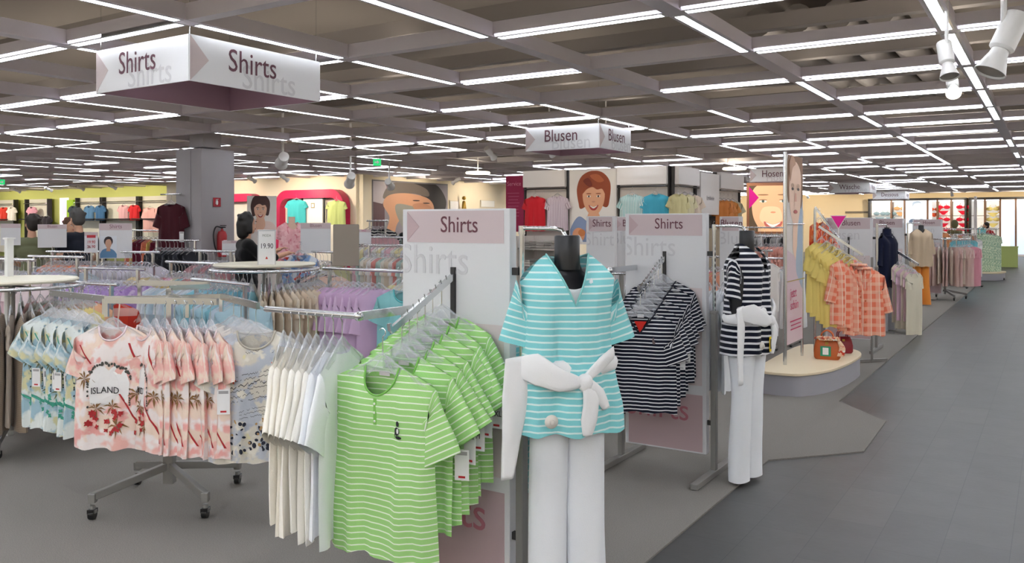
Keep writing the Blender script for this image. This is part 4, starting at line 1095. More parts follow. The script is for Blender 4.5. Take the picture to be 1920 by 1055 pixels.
# pink ones at the left
rowpx(-20,8.2,58,8.0,1.24,9,[TH('dbb5bb'),TH('cfa2ac'),TH('e5cfd1')],'dusty pink top on the rack at the left edge','dusty pink tops at the left edge',-30,-1,rack='chrome rack with dusty pink tops near the left edge',seed=18)
rowpx(62,8.6,148,8.4,1.25,9,[TH('8fa0b0'),TH('c3c8d2'),TH('b8a9c9'),TH('d4d4dc')],'grey blue top next to the dusty pink ones','grey blue tops on the left rack',-30,-1,rack='chrome rack with grey blue tops',seed=19)
rowpx(95,10.0,186,9.8,1.25,12,[TH('dc6a34'),TH('d65a2e'),TH('c9a08c')],'orange top on the rack in front of the shoppers','orange tops in front of the shoppers',-25,-1,rack='chrome rack with orange tops in front of the shoppers',seed=20)
rowpx(190,9.4,290,9.2,1.27,10,[TH('b9b2c3'),TH('cfc9d6'),TH('a9a3ad')],'grey lilac top on the rack under the portrait sign','grey lilac tops under the portrait sign',-25,-1,rack='chrome rack under the portrait sign',seed=21)
rowpx(372,9.6,436,9.5,1.27,8,[TH('8a4a52'),TH('b0606a'),TH('6f6a75')],'dark rose top on the rack below the fire extinguisher','dark rose tops below the fire extinguisher',-25,-1,rack='chrome rack below the fire extinguisher',seed=22)
rowpx(292,12.5,368,12.3,1.33,10,[TH('34363c'),TH('4a4c55'),TH('2a2b30')],'dark garment on the rack in front of the column','dark garments in front of the column',-25,-1,rack='chrome rack with dark garments in front of the column',seed=23)
rowpx(250,15.0,318,14.6,1.45,8,[TH('d9542c',h=.7),TH('d8a52f',h=.7),TH('7a2438',h=.8),TH('6a2a3e',h=.8)],'orange, mustard or wine dress left of the maroon shirt','autumn coloured dresses left of the column',-20,-1,cat='dress',rack='tall chrome rack with autumn coloured dresses left of the column',seed=24)
# middle back rows, right of the black-haired shopper
rowpx(570,10.4,625,10.0,1.24,8,[TH('7f9fb8'),TH('c8564a'),TH('e2d8cc'),TH('8f8a55')],'mixed top on the rack behind the grey sign','mixed tops behind the grey sign',-25,-1,rack='chrome rack behind the grey sign',seed=25)
rowpx(595,8.6,622,8.3,1.22,5,[TH('20243a',w=.46),TH('e0b5a0'),TH('c95f52')],'navy, rust or peach top left of the mauve row','mixed tops left of the mauve row',-30,-1,seed=26)
rowpx(690,11.0,790,10.6,1.30,13,[TH('9bbbb2'),TH('d8d2c3'),TH('c9b59b'),TH('e2e0dc'),TH('c65f55')],'pastel top on the long rack behind the mauve one','pastel tops behind the mauve rack',-25,-1,rack='long chrome rack behind the mauve rack',seed=27)
rowpx(675,13.5,790,13.0,1.36,14,[TH('d9a0b0'),TH('e6e2da'),TH('e3d493'),TH('d6d9df')],'light top on the second long rack below the couple poster','light tops below the couple poster',-25,-1,rack='second long chrome rack below the couple poster',seed=28)
BW=striped('black_white_zigzag','26262b','c9c6bf',.05,.4,warp=.08)
row([thin('zig',BW,w=.5,h=.62,t=.04,sa=30)],4,W(693,14.5,1.62),W(722,14.2,1.62),cammed(W(700,14),-15),'black and white patterned jacket displayed below the couple poster','jacket','black and white patterned jackets',seed=29)
row([TH('c98a95',w=.5)],3,W(705,13.9,1.5),W(725,13.7,1.5),cammed(W(700,14),-20),'rose jacket in front of the patterned jackets','jacket','rose jackets',seed=30)
straight_rack(W(688,14.5),W(728,14.1),1.62,'short chrome rail holding the black and white patterned jackets')
# two dressed torsos by the magenta arch
def bust_top(px,D,ztop,mt,label,h=.62,rz=0,base=True):
    p=W(px,D); e=thing('bust_form',label,'display form',(p.x,p.y,0),rz)
    g=garment(w=.40,h=h,t=.10,nd=.10,nw=.075,sl=.16,sa=18,sw=.15,fold=.008,seed=int(px),zn=ztop,waist=.1,slope=.07); g.build('top',mt,e,smooth=180)
    q=MB(); q.lathe([(.001,ztop+.07),(.045,ztop+.07),(.045,ztop-.02),(.13,ztop-.10),(.15,ztop-.3),(.12,ztop-.45),(.15,ztop-.6)],seg=20,sy=.6); q.build('form',mat('form_skin','dcb9a3',.5),e,smooth=50)
    q=MB(); q.tube([(0,0,.02),(0,0,ztop-.55)],.012,10); q.lathe([(.001,0),(.16,0),(.16,.015),(.02,.03)],seg=24); q.build('stand',CHROME,e,smooth=40)
    return e
bust_top(547,11.4,1.60,printed('pink_print_top','e9aeb4',['f2c4c6','d8868f'],12,.5,2),'bust form in a pink printed top in front of the magenta arch',rz=cammed(W(547,11.4),15))
# blue and red printed garment on the shopper's side
row([thin('bluered',printed('blue_red_print','7f9fcc',['d8dfe8','c8402f','5a78ac'],10,.5,5),w=.42,h=.7,t=.05)],2,W(560,9.9,1.36),W(566,9.8,1.36),cammed(W(560,9.8),-10),'blue and red printed dress held beside the black-haired shopper','dress','blue and red printed dresses',seed=31)
# toppers and boards on the left racks
def topper(px,D,z0,w,h,word,label,portrait=False,ink='8a5f69'):
    p=W(px,D); rz=cammed(p,0); e=thing('rack_sign',label,'sign',(p.x,p.y,z0),rz)
    q=MB(); q.box((0,0,h/2),(w,.012,h)); bd=q.build('sign_panel',BOARD,e)
    q=MB(); q.box((0,-.0068,h*.9),(w*.98,.001,h*.19)); q.build('header_band',PINKB,bd)
    if word: txt('lettering',word,h*.16,mat('ink_'+ink,ink,.6),bd,(0,-.008,h*.86),squeeze=.9,align='CENTER')
    q=MB(); q.tube([(0,0,.012-z0),(0,0,.01)],.008,8); q.lathe([(.001,-z0),(.14,-z0),(.14,.012-z0),(.01,.02-z0)],seg=20); q.build('sign_stem',CHROME,e)
    if portrait:
        face=[('dfe3ea',None),('5b86ad',spline([(.02,0),(.08,.3),(.3,.42),(.62,.42),(.9,.28),(1,0)])),('c99c82',[(.38,.3),(.62,.3),(.6,.55),(.4,.55)]),
         ('3b2f33',ell(.5,.76,.27,.22)),('c99c82',ell(.5,.66,.19,.21)),('3b2f33',spline([(.3,.78),(.34,.94),(.66,.95),(.72,.76),(.6,.85),(.42,.84)]))]
        face[0]=('dfe3ea',[(0,0),(1,0),(1,1),(0,1)])
        picture('portrait',w*.5,h*.62,face,bd,(-w*.22,-.011,h*.02))
    return e
topper(217,9.3,1.20,.33,.385,'Shirts','rack sign reading Shirts with a small portrait of a person in blue',True)
topper(98,10.6,1.28,.32,.29,'Blusen','rack sign with a rose header between the two shoppers at the left')
topper(171,9.1,1.27,.001+.13,.22,'','small white price card with red figures left of the portrait sign')
for o in list(bpy.data.objects):
    if o.name.startswith('rack_sign') and 'red figures' in o.get('label',''):
        txt('lettering','19.90',.045,mat('ink_c22f3c','c22f3c',.6),o,(0,-.009,.10),squeeze=.8,align='CENTER'); txt('lettering','26.90',.045,mat('ink_c22f3c','c22f3c',.6),o,(0,-.009,.05),squeeze=.8,align='CENTER')
        q=MB(); q.box((0,-.009,.175),(.085,.001,.03)); q.build('red_bar',mat('ink_c22f3c','c22f3c',.6),o)
topper(592,10.3,1.22,.36,.37,'Blusen','rack sign reading Blusen left of the plain grey sign back')
topper(682,11.5,1.30,.20,.20,'SALE','small white rack sign with magenta lettering right of the grey sign back',ink='c2317c')
topper(438,10.0,1.21,.26,.17,'Shirts','low white rack sign reading Shirts below the fire extinguisher')
topper(20,9.8,1.33,.2,.25,'','white rack sign at the left edge behind the green-shirted shopper')
# upright white post at the far left
q=MB(); q.box((0,0,.735),(.045,.045,1.47)); q.box((0,0,1.476),(.07,.06,.012)); e=q.build('display_post',mat('post_white','dcdcda',.5),None,W(17,6.35)); tag(e,'white square post rising from the rack at the left edge','post')
# ---------------------------------------------------------------- column
CX=W(385,14.3); x0=CX.x; y0=CX.y
COLM=mat('column_grey','a9a5a8',.6)
q=MB(); q.box((x0,y0,1.41),(.66,.66,2.80)); q.box((x0,y0,3.4),(.36,.36,1.1)); q.box((x0+.05,y0-.335,1.4),(.03,.012,2.78)); struct(q.build('column',COLM),'grey clad column with a narrower top','column')
px_=x0+.335
e=thing('fire_extinguisher','red fire extinguisher hanging on the grey column','fire extinguisher',(px_+.07,y0+.02,1.02),PI/2)
q=MB(); q.lathe([(.001,0),(.07,.0),(.08,.01),(.08,.36),(.06,.42),(.025,.44),(.02,.47),(.001,.47)],seg=24); q.build('cylinder',mat('fire_red','b3202a',.35),e,smooth=40)
q=MB(); q.box((0,-.02,.49),(.02,.13,.018)); q.box((0,-.03,.52),(.02,.14,.014)); q.tube([(0,0,.46),(0,0,.5)],.015,8); q.build('valve_handle',BLACK,e)
q=MB(); q.tube(smoothpath([(0,0,.48),(-.12,0,.50),(-.17,0,.36),(-.15,-.02,.15),(-.10,-.04,.08)]),.012,8); q.build('hose',BLACK,e,smooth=180)
q=MB(); q.box((0,-.082,.22),(.07,.003,.12)); q.build('instruction_label',CARD,e)
e=thing('fire_sign','small red fire extinguisher sign on the grey column','sign',(px_,y0-.03,1.86),PI/2)
q=MB(); q.box((0,-.004,.07),(.15,.006,.15)); q.build('sign_plate',mat('sign_red','a8202c',.5),e)
q=MB(); q.prism(ell(.0,.065,.022,.042,16),-.010,-.0075,axis='y'); q.tube([(-.03,-.009,.04),(-.02,-.009,.115),(.025,-.009,.12)],.004,6); q.build('pictogram',WHITE,e)
# maroon shirt on the column
p=Vector((x0-.22,y0-.5,2.06))
q=MB(); q.tube([(x0-.5,y0-.5,2.06),(x0+.05,y0-.5,2.06)],.012,8); q.tube([(x0-.2,y0-.5,2.06),(x0-.2,y0-.33,2.06)],.012,8); tag(q.build('display_rail',CHROME),'short chrome rail on the column holding the maroon shirt','rail')
shirt(cloth('4a1c26','cloth_maroon'),w=.50,h=.78,t=.04,nd=.06,sl=.34,sa=18,sw=.18,seed=210,label='maroon long-sleeved top hanging on the left of the column',cat='top',name='top',loc=p+Vector((0,0,-.014)),rz=rad(20),extra=lambda e,g,b_: price_card(e,(.22,-.04,-.6),2.0))
# ================================================================ platform with banner, yellow tops and blazers
e=thing('display_platform','low display platform with pale birch top and grey curved fascia beside the aisle','platform',(-2.05,8.9,0))
def outline(k=1.0):
    pts=[(-.30,-1.0),(.02,-1.03),(.17,-.88),(.28,-.6),(.34,-.2),(.36,.3),(.33,.62),(.22,.85),(.02,.93),(-.35,.9),(-.35,-.7)]
    out=[]
    for i,p in enumerate(pts): out.append((p[0]*k,p[1]*k))
    return spline(out,5)
q=MB(); q.prism(outline(.97),0,.19); q.build('fascia',mat('fascia_grey','a4a3ab',.5),e,smooth=50)
q=MB(); q.prism(outline(1.0),.19,.215); bevel(q.build('top_board',WOOD,e,smooth=40),.004)
# banner on two chrome posts
bx=W(1505,8.55); 
e=thing('portrait_banner','tall narrow banner with a fair-haired portrait on chrome posts over the platform','banner',(-2.20,8.66,0),PI/2)
q=MB(); q.tube([(-.33,0,.215),(-.33,0,2.28)],.018,12); q.build('post',CHROME,e,smooth=60)
q=MB(); q.tube([(.33,0,.215),(.33,0,1.72)],.014,12); q.build('post',CHROME,e,smooth=60)
for z in (1.58,1.02): q=MB(); q.tube([(-.33,-.02,z),(.33,-.02,z)],.006,8); q.build('cross_bar',CHROME,e)
fs='f0cdb6'
pic=[('e2dcd8',[(0,0),(1,0),(1,1),(0,1)]),
 ('d9c4cd',[(0,0),(1,0),(1,.42),(0,.5)]),('a9bcd0',spline([(.55,.42),(.7,.62),(.9,.75),(1.1,.72),(1.1,.3),(.7,.34)])),
 ('8a6444',spline([(.02,.98),(.5,1.04),(.98,.99),(1.0,.80),(.85,.72),(.8,.9),(.2,.9),(.12,.75),(0,.8)])),
 (fs,spline([(.16,.92),(.5,.97),(.84,.92),(.88,.8),(.8,.7),(.62,.63),(.4,.63),(.2,.7),(.12,.8)])),(fs,[(.36,.66),(.66,.66),(.62,.52),(.5,.44),(.34,.5)]),
 ('c9a48c',ell(.32,.84,.10,.012)),('c9a48c',ell(.68,.84,.10,.012)),('4d3b38',ell(.32,.822,.075,.008)),('4d3b38',ell(.68,.822,.075,.008)),
 ('c96e66',ell(.5,.70,.13,.010)),('e0ab94',[(.46,.80),(.54,.80),(.57,.755),(.43,.755)]),
 ('b98f72',spline([(.1,.95),(.3,1.0),(.5,.96),(.3,.93),(.16,.86)]))]
picture('banner_print',.60,1.86,pic,e,(0,-.012,.40))
txt('banner_lettering','jetzt',.13,mat('ink_c23a6a','c23a6a',.6),e,(-.24,-.03,.86)); txt('banner_lettering','schön',.13,mat('ink_c23a6a','c23a6a',.6),e,(-.24,-.03,.74))
q=MB(); q.box((0,-.022,.62),(.44,.002,.012)); q.box((0,-.022,.58),(.38,.002,.010)); q.box((0,-.022,.54),(.40,.002,.010)); q.build('banner_small_print',mat('ink_c23a6a','c23a6a',.6),e)
q=MB(); q.prism([(-.3,.40),(.3,.40),(.3,2.26),(-.3,2.26)],.0,.012,axis='y'); q.build('banner_board',mat('banner_back','c9c6c8',.5),e)
# waterfall rack with yellow tops and checked blazers
e=thing('waterfall_rack','chrome rack with sloping arms for the yellow tops and checked blazers','clothes rack',(0,0,0))
pA=P(1528,400,9.0); pF=W(1528,8.8); pB=P(1650,515,8.75)
q=MB(); q.tube([(pA.x,pA.y,.2),(pA.x,pA.y,1.74)],.014,10); q.build('post',CHROME,e,smooth=60)
pC=P(1535,424,8.95); pD=P(1618,478,8.8)
q=MB(); q.bar(pC,pD,.014,.026); q.build('sloping_arm',CHROME,e)
pE=W(1635,9.6); q=MB(); q.tube([(pE.x,pE.y,.02),(pE.x,pE.y,1.2)],.014,10); q.build('post',STEEL,e,smooth=60)
q=MB(); q.bar((pE.x-.3,pE.y-.25,.02),(pE.x+.12,pE.y+.2,.02),.04,.03); q.build('foot',STEEL,e)
YEL=cloth('e9d27a','cloth_yellow')
for i in range(5):
    t_=.06+.50*i/4; p=pC.lerp(pD,t_); p.z-=.01
    def ex(e,g,b_,i=i): 
        if i in (1,3): security_tag(e,(-.05,-.055,-.56)); 
    shirt(YEL,w=.44,h=.74,t=.045,neck='v',nd=.1,sl=.24,sa=16,sw=.17,fold=.012,seed=300+i,label=['yellow top nearest the banner','second yellow top from the banner','middle one of the five yellow tops','yellow top fourth from the banner','yellow top beside the checked blazers'][i],
      cat='top',name='top',group='yellow tops on the sloping arm',loc=p,rz=cammed(p,48-4*i),plate=False,extra=ex)
BLZ=plaid('orange_check','f2a58c','ee8062','f6c9ac',.085)
def blazer_extra(e,g,b_):
    z=ZN
    q=MB()
    for s in (-1,1):
        pts=[(s*.07,z+.005),(s*.10,z-.02),(s*.105,z-.09),(s*.07,z-.10),(s*.012,z-.27),(s*.0,z-.27),(s*.045,z-.1)]
        vs=[(x,g.ys(x,zz)-.010,zz) for x,zz in pts]; q.add(vs,[tuple(range(len(vs)))])
    q.build('lapels',BLZ,e)
    q=MB(); q.tube([(x*.08,.01-.045*math.cos(x*1.5),z+.012) for x in [-1,-.5,0,.5,1]],.014,8); q.build('collar',BLZ,e,smooth=180)
    q=MB()
    for k in range(3): zz=z-.32-.11*k; q.ball((.004,g.ys(0,zz)-.006,zz),(.010,.004,.010),10,6)
    q.build('buttons',mat('button_orange','d86b3e',.3),e)
for i in range(4):
    t_=.66+.36*i/3; p=pC.lerp(pD,t_); p.z-=.01
    shirt(BLZ,w=.42,h=.68,t=.05,neck='v',nd=.22,nw=.07,sl=.38,sa=13,sw=.15,fold=.010,seed=320+i,label=['orange checked blazer next to the yellow tops','second orange checked blazer from the yellow tops','orange checked blazer just behind the frontmost one','orange checked blazer at the lower end of the arm, open to the viewer'][i],
      cat='blazer',name='blazer',group='orange checked blazers on the sloping arm',loc=p,rz=cammed(p,[38,25,14,10][i]),plate=False,extra=blazer_extra if i>1 else None,cuff=.95)
ORS=printed('orange_red_print','ef7a45',['d5432c','f4b07c','c22a2a'],7,.47,2,(3,.8))
for i in range(5):
    p=P(1536,392,9.25).lerp(P(1566,440,9.1),i/4)
    q=None
    shirt(ORS,w=.30,h=.50,t=.03,sl=0,neck='v',nd=.08,nw=.05,fold=.012,seed=340+i,label='orange and red patterned top hanging above the yellow tops',cat='top',name='top',group='orange and red patterned tops',loc=p,rz=cammed(p,50),plate=False)
tag((lambda q:(q.bar(P(1528,388,9.27),P(1572,446,9.08),.014,.022),q.build('sloping_rail',CHROME))[1])(MB()),'thin sloping chrome rail holding the orange and red patterned tops','rail')
# pink triangle pennant
p=P(1572,405,9.3); e=thing('price_pennant','magenta triangular pennant on a clear stem above the checked blazers','sign',(p.x,p.y,p.z),cammed(p))
q=MB(); q.prism([(-.075,0),(.075,0),(.0,-.13)],-.003,.003,axis='y'); q.build('triangle',mat('neon_magenta','f5189f',.5),e)
q=MB(); q.prism([(-.085,.008),(.085,.008),(.0,-.15)],.003,.008,axis='y'); q.tube([(0,0.005,-.14),(-.02,.005,-.40)],.006,6); q.build('clear_holder',WHITE,e)
# bags
def bag(loc,rz,s,m,label,scarf=None,tagc=False,name='handbag'):
    e=thing(name,label,'handbag',loc,rz); w,h,d=.30*s,.24*s,.13*s
    q=MB(); n=20; vs=[];fs=[]
    prof=[(0,.88,1.0),(.1,1.0,1.08),(.45,1.02,1.0),(.8,.90,.7),(.97,.80,.35),(1.0,.78,.28)]
    for f,kw,kd in prof:
        for g_ in range(n):
            t=2*PI*g_/n; c,s_=math.cos(t),math.sin(t)
            vs.append((math.copysign(abs(c)**.5,c)*w/2*kw,math.copysign(abs(s_)**.6,s_)*d/2*kd,f*h))
    for r in range(len(prof)-1):
        for g_ in range(n):
            a=r*n+g_;b_=r*n+(g_+1)%n; fs.append((a,b_,b_+n,a+n))
    fs.append(tuple(range(n))[::-1]); fs.append(tuple((len(prof)-1)*n+k for k in range(n)))
    q.add(vs,fs); q.build('bag_body',m,e,smooth=50)
    for y in (-.03,.03):
        q=MB(); q.tube(smoothpath([(-w*.22,y*s,h*.95),(-w*.2,y*s,h*1.25),(0,y*s,h*1.42),(w*.2,y*s,h*1.25),(w*.22,y*s,h*.95)]),.008*s,8); q.build('handle',m,e,smooth=180)
    q=MB(); q.box((0,-d*.40,h*.80),(.035*s,.01,.03*s)); q.build('clasp',mat('brass','c8a150',.3,1),e)
    if tagc: q=MB(); q.box((-.01,-d*.56,h*.42),(.10,.004,.10)); q.box((-.01,-d*.585,h*.42),(.055,.003,.07),mi=1); q.build('hang_tag',[mat('tag_green','2f9a72',.5),CARD],e)
    if scarf:
        q=MB()
        for k in range(9):
            a=k*.7; strip(q,smoothpath([(-.13*s+.03*k*s,-.02,h*1.0),(-.10*s+.028*k*s,-.04-.01*(k%3),h*1.12),(-.06*s+.024*k*s,-.05,h*.95)]),lerps([.03,.05,.03],11),(1,0,.4),(0,1,0),.014,8,seed=k)
        strip(q,smoothpath([(.13*s,-.03,h*.95),(.17*s,-.04,h*.6),(.15*s,-.05,h*.2)]),lerps([.04,.06,.07],11),(1,0,0),(0,1,0),.012,8)
        q.build('scarf',scarf,e,smooth=180)
    return e
sc=printed('scarf_print','efc9a8',['d9462f','f1efe6'],20,.5,3)
p=W(1551,8.55); bag((p.x,p.y,.215),cammed(p,-5),.85,mat('leather_orange','c0602a',.45),'orange-brown handbag with a patterned scarf and green tag on the platform',sc,True)
p=W(1579,8.95); bag((p.x,p.y,.215),cammed(p,20),.72,mat('leather_red','8e1f2c',.4),'dark red handbag behind the orange one on the platform')
# white skirts behind the banner
rowpx(1440,11.2,1495,11.0,1.12,8,[TH('f2f1f2',w=.36,h=.75,t=.03,sl=0,nw=.06,nd=.01,slope=.02,flare=.25,fold=.014)],'white skirt on the rack behind the banner','white skirts behind the banner',-35,-1,cat='skirt',rack='chrome rack with white skirts behind the banner',seed=50)
rowpx(1425,13.0,1490,12.8,1.38,9,[TH('e88a72',w=.46),TH('ea9880',w=.46)],'salmon top on the rack behind the white skirts','salmon tops behind the white skirts',-35,-1,rack='chrome rack with salmon tops',seed=51)
rowpx(1400,15.5,1490,15.2,1.5,9,[TH('b9b3b2'),TH('2f2f33'),TH('8b8786')],'grey or black top below the lit face poster','grey and black tops below the face poster',-30,-1,rack='chrome rack below the lit face poster',seed=52)
# next stands along the aisle
def stand(px,D,word,label,**kw):
    p=W(px,D); return board_stand(ground(p),0,word,label,arms=kw.pop('arms',False),**kw)
st3=stand(1592,10.7,'Blusen','sign board stand reading Blusen behind the checked blazers',arms=True)
st4=stand(1660,13.4,'Blusen','sign board stand reading Blusen behind the navy bust form',arms=True)
st5=stand(1739,17.5,'Hosen','sign board stand behind the beige bust form',posts=False)
st6=stand(1128,8.0,'Shirts','narrow sign board behind the turquoise bust form, reading Shirts',width=.30,posts=False)
st7=stand(1185,8.5,'Blusen','sign board reading Blusen partly hidden by the navy stand',width=.40,posts=False)
st8=stand(1371,8.4,'Blusen','narrow pink and white sign board right of the navy stand post',width=.22,posts=False)
for s,px,D in ((st6,0,0),(st7,0,0),(st8,0,0),(st5,0,0)):
    q=MB(); q.box((0,0,.07),(.03,.03,.14)); q.box((0,0,.012),(.34,.3,.022)); q.build('foot_plate',STEEL,s)
# navy bust form further down the aisle
def far_form(px,D,topm,botm,label,h=.9,ztop=1.5,rz=60,collar=None):
    p=W(px,D); e=thing('dressed_bust_form',label,'display form',(p.x,p.y,0),cammed(p,rz))
    q=MB(); q.lathe([(.001,ztop+.08),(.05,ztop+.08),(.055,ztop-.03),(.12,ztop-.1),(.16,ztop-.3)],seg=20,sy=.6); q.build('bust_form',mat('black_flocked','17171c',.35),e,smooth=50)
    g=garment(w=.42,h=h,t=.13,neck='v',nd=.08,nw=.07,sl=.40,sa=10,sw=.15,fold=.012,seed=int(px),zn=ztop+.01,waist=.08,slope=.09); g.build('jacket',topm,e,smooth=180)
    if collar: q=MB(); q.lathe([(.062,ztop+.06),(.07,ztop-.02),(.11,ztop-.05)],seg=20,cap=False,sy=.9); q.build('collar',topm,e,smooth=180)
    if botm: 
        pp=pants(botm,h=1.0,w=.28,t=.10,leg=.15,gap=.01,seed=int(px)); pp.build('trousers',botm,e,(0,0,1.02),smooth=180)
    q=MB(); q.tube([(-.25,0,ztop+.12),(-.02,0,ztop+.12),(0,0,ztop+.08)],.010,8); q.tube([(-.25,0,.02),(-.25,0,ztop+.12)],.012,8); q.bar((-.25,-.25,.02),(-.25,.25,.02),.04,.03); q.build('hanging_post',CHROME,e,smooth=60)
    return e
fm=far_form(1663,12.4,cloth('151a33','cloth_midnight'),cloth('bfc0c8','cloth_silver'),'hanging bust form in a long midnight navy jacket beside the aisle',h=.80,ztop=1.44,collar=True)
security_tag(fm,(-.02,-.15,.95)); 
ff=far_form(1727,16.2,cloth('cbb59a','cloth_beige_jacket'),cloth('e8913f','cloth_orange_trousers'),'hanging bust form in a beige jacket and orange trousers further down the aisle',h=.72,ztop=1.46,rz=20)
# sloping arms with beige and pink long garments
a=P(1684,475,12.3);b_=P(1716,494,12.0)
tag((lambda q:(q.bar(P(1676,468,12.4),P(1722,496,12.0),.02,.035),q.build('sloping_rail',CHROME))[1])(MB()),'sloping chrome arm with beige and pink garments beside the navy bust form','rail')
row([TH('d8c7ac',h=.85,w=.32),TH('d9a9b4',h=.72,w=.32),TH('cfc3a6',h=.9,w=.32),TH('cf9db5',h=.75,w=.38)],7,a,b_,cammed(a,45),'beige or pink garment on the sloping arm beside the navy bust form','top','beige and pink garments beside the navy bust form',seed=60)
row([TH('d9c6b8',h=.6)],4,W(1636,13.9,1.38),W(1652,13.7,1.38),cammed(a,30),'striped beige top left of the navy bust form','top','beige tops left of the navy bust form',seed=61)
# round rack along the aisle
c3=W(1772,17.6); round_rack(ground(c3),.46,1.25,'round chrome clothes rack beside the aisle with pink and beige tops',top=False)
rg(c3,.46,-85,-50,3,[TH('c9c27e',h=.95,w=.44)],'long olive-yellow garment on the round rack beside the aisle','olive-yellow garments on the aisle rack',1.25,cat='dress',seed=62)
rg(c3,.46,-48,55,13,[TH('dbb2aa',h=.8),TH('d0bda6',h=.75),TH('d2a79b',h=.8)],'dusty rose or beige top on the round rack beside the aisle','rose and beige tops on the aisle rack',1.25,cat='top',seed=63)
rg(c3,.46,57,90,4,[TH('d97f92',h=.8)],'deep pink top on the right side of the round aisle rack','deep pink tops on the aisle rack',1.25,cat='top',seed=64)
rowpx(1792,20.5,1822,21.0,1.30,9,[TH('2f93a5',h=.85,w=.38,sl=0),TH('37a1b0',h=.9,w=.38,sl=0)],'teal trousers hanging beside the aisle','teal trousers beside the aisle',55,1,cat='trousers',rack='chrome rack with teal trousers beside the aisle',seed=65)
rowpx(1824,22.0,1832,22.4,1.30,3,[TH('e9e8e6',h=1.0,w=.38)],'white garment at the right end of the teal trousers','white garments after the teal trousers',50,1,seed=66)
rowpx(1745,22.0,1830,21.5,1.42,12,[TH('d8d3cc'),TH('dc7a4a'),TH('cfc9c3')],'light or orange top on the rack behind the teal trousers','light tops behind the teal trousers',20,1,rack='chrome rack behind the teal trousers',seed=67)
row([TH('ea7a32',w=.3,h=.4)],4,P(1757,424,21),P(1770,426,21),cammed(a,5),'orange bikini top display behind the round aisle rack','top','orange tops high behind the aisle rack',seed=68)
# second platform far down the aisle
p=W(1850,23.6); e=thing('display_platform','small display platform far down the aisle under the green patterned dresses','platform',(p.x,p.y,0),0)
q=MB(); q.prism(spline([(-.35,-.6),(.1,-.62),(.36,-.3),(.38,.5),(-.35,.6)],5),0,.19); q.build('fascia',mat('fascia_grey','a4a3ab',.5),e,smooth=50)
q=MB(); q.prism(spline([(-.37,-.62),(.1,-.64),(.38,-.3),(.40,.52),(-.37,.62)],5),.19,.22); q.build('top_board',WOOD,e)
p2=W(1829,23.2); q=MB(); q.box((0,0,1.3),(.06,.25,2.0)); tag(q.build('upright_board',mat('panel_pale','d9d2cf',.5),None,(p2.x,p2.y,.0)),'narrow pale upright panel on the small far platform','panel')
GPR=printed('green_dress_print','a9c2a6',['d9e2c8','7fa58c','8fb8a0'],22,.48,6)
row([thin('green_dress',GPR,w=.46,h=1.05,t=.05,sa=14)],6,P(1836,427,23.4),P(1866,432,23.6),cammed(p,35),'green patterned dress on the small far platform','dress','green patterned dresses on the far platform',seed=69)
row([TH('3fb0b5',h=1.2,w=.3,sl=0)],2,P(1838,416,24.2),P(1842,418,24.2),cammed(p,45),'turquoise dress behind the green patterned ones','dress','turquoise dresses on the far platform',seed=70)
straight_rack(P(1832,430,23.4),P(1872,430,23.6),1.40,'chrome rail holding the green patterned dresses far down the aisle')
q=MB(); q.box((0,0,.35),(.5,.3,.7)); q.box((0,0,.72),(.54,.34,.04)); e=q.build('display_box',mat('lime_box','cfe08a',.5),None,ground(W(1893,30))); tag(e,'pale lime display box against the far end of the aisle','display')
q=MB(); q.ball((0,0,1.54),(.10,.11,.13)); q.tube([(0,0,.02),(0,0,1.45)],.02,8); q.lathe([(.001,0),(.16,0),(.02,.03)],seg=16); q.cap((-.15,0,1.3),.06,(.15,0,1.3),.06)
tag(q.build('hat_display_head',mat('olive_hat','77704f',.7),None,ground(W(1790,25)),smooth=180),'olive hat display head above the rack behind the teal trousers','display head')
# ================================================================ middle: partition of wall units
PAN=mat('unit_panel','d6cdc6',.6); PANH=mat('unit_header','f0ebe9',.5); BLK=mat('unit_black','231f20',.5)
PY,PX=15.1,-6.1
def unit(p0,p1,label,header='',rail=True,ztop=2.66,hh=.34,hook=True):
    """slat wall unit between two floor points; front faces towards the viewer side"""
    p0=Vector(p0);p1=Vector(p1); c=(p0+p1)/2; L=(p1-p0).length; rz=math.atan2(p1.y-p0.y,p1.x-p0.x)
    e=thing('wall_display_unit',label,'display unit',(c.x,c.y,0),rz)
    q=MB(); q.box((0,.03,ztop/2-.0),(L-.02,.05,ztop-.02)); q.build('back_panel',PAN,e)
    q=MB(); q.box((0,-.06,ztop-hh/2),(L-.04,.14,hh)); h=q.build('header_box',PANH,e)
    for s in (-1,1): q=MB(); q.box((s*(L/2-.012),.0,ztop/2),(.03,.09,ztop)); q.build('side_post',BLK,e)
    if header: txt('lettering',header,.13,mat('ink_grey_mauve','9a8f95',.6),h,(0,-.132,ztop-hh*.65),align='CENTER',squeeze=.9)
    if rail:
        q=MB(); q.tube([(-L/2+.03,-.12,2.28),(L/2-.03,-.12,2.28)],.014,8)
        for s in (-1,1): q.bar((s*(L/2-.05),0,2.28),(s*(L/2-.05),-.13,2.28),.02,.02)
        q.build('rail',mat('gunmetal','5a585a',.35,.8),e)
    return e
def atY(px,Y): u=(px-960)/FPX; t=Y/(CY+u*SY); return W(px,t)
def atX(px,X): u=(px-960)/FPX; t=X/(CY*u-SY); return W(px,t)
A_=lambda px:(atY(px,PY).x,PY,0)
B_=lambda px:(PX,atX(px,PX).y,0)
unit(A_(985),A_(1066),'wall display unit with a red and a striped blouse left of the portrait')
unit(A_(1160),A_(1256),'wall display unit with two turquoise blouses right of the portrait')
unit(B_(1260),B_(1301),'wall display unit with cream blouses round the corner from the turquoise ones')
unit(B_(1302),B_(1338),'wall display unit over the fitting room entrance','Umkleide',hh=.85,rail=False,ztop=2.60)
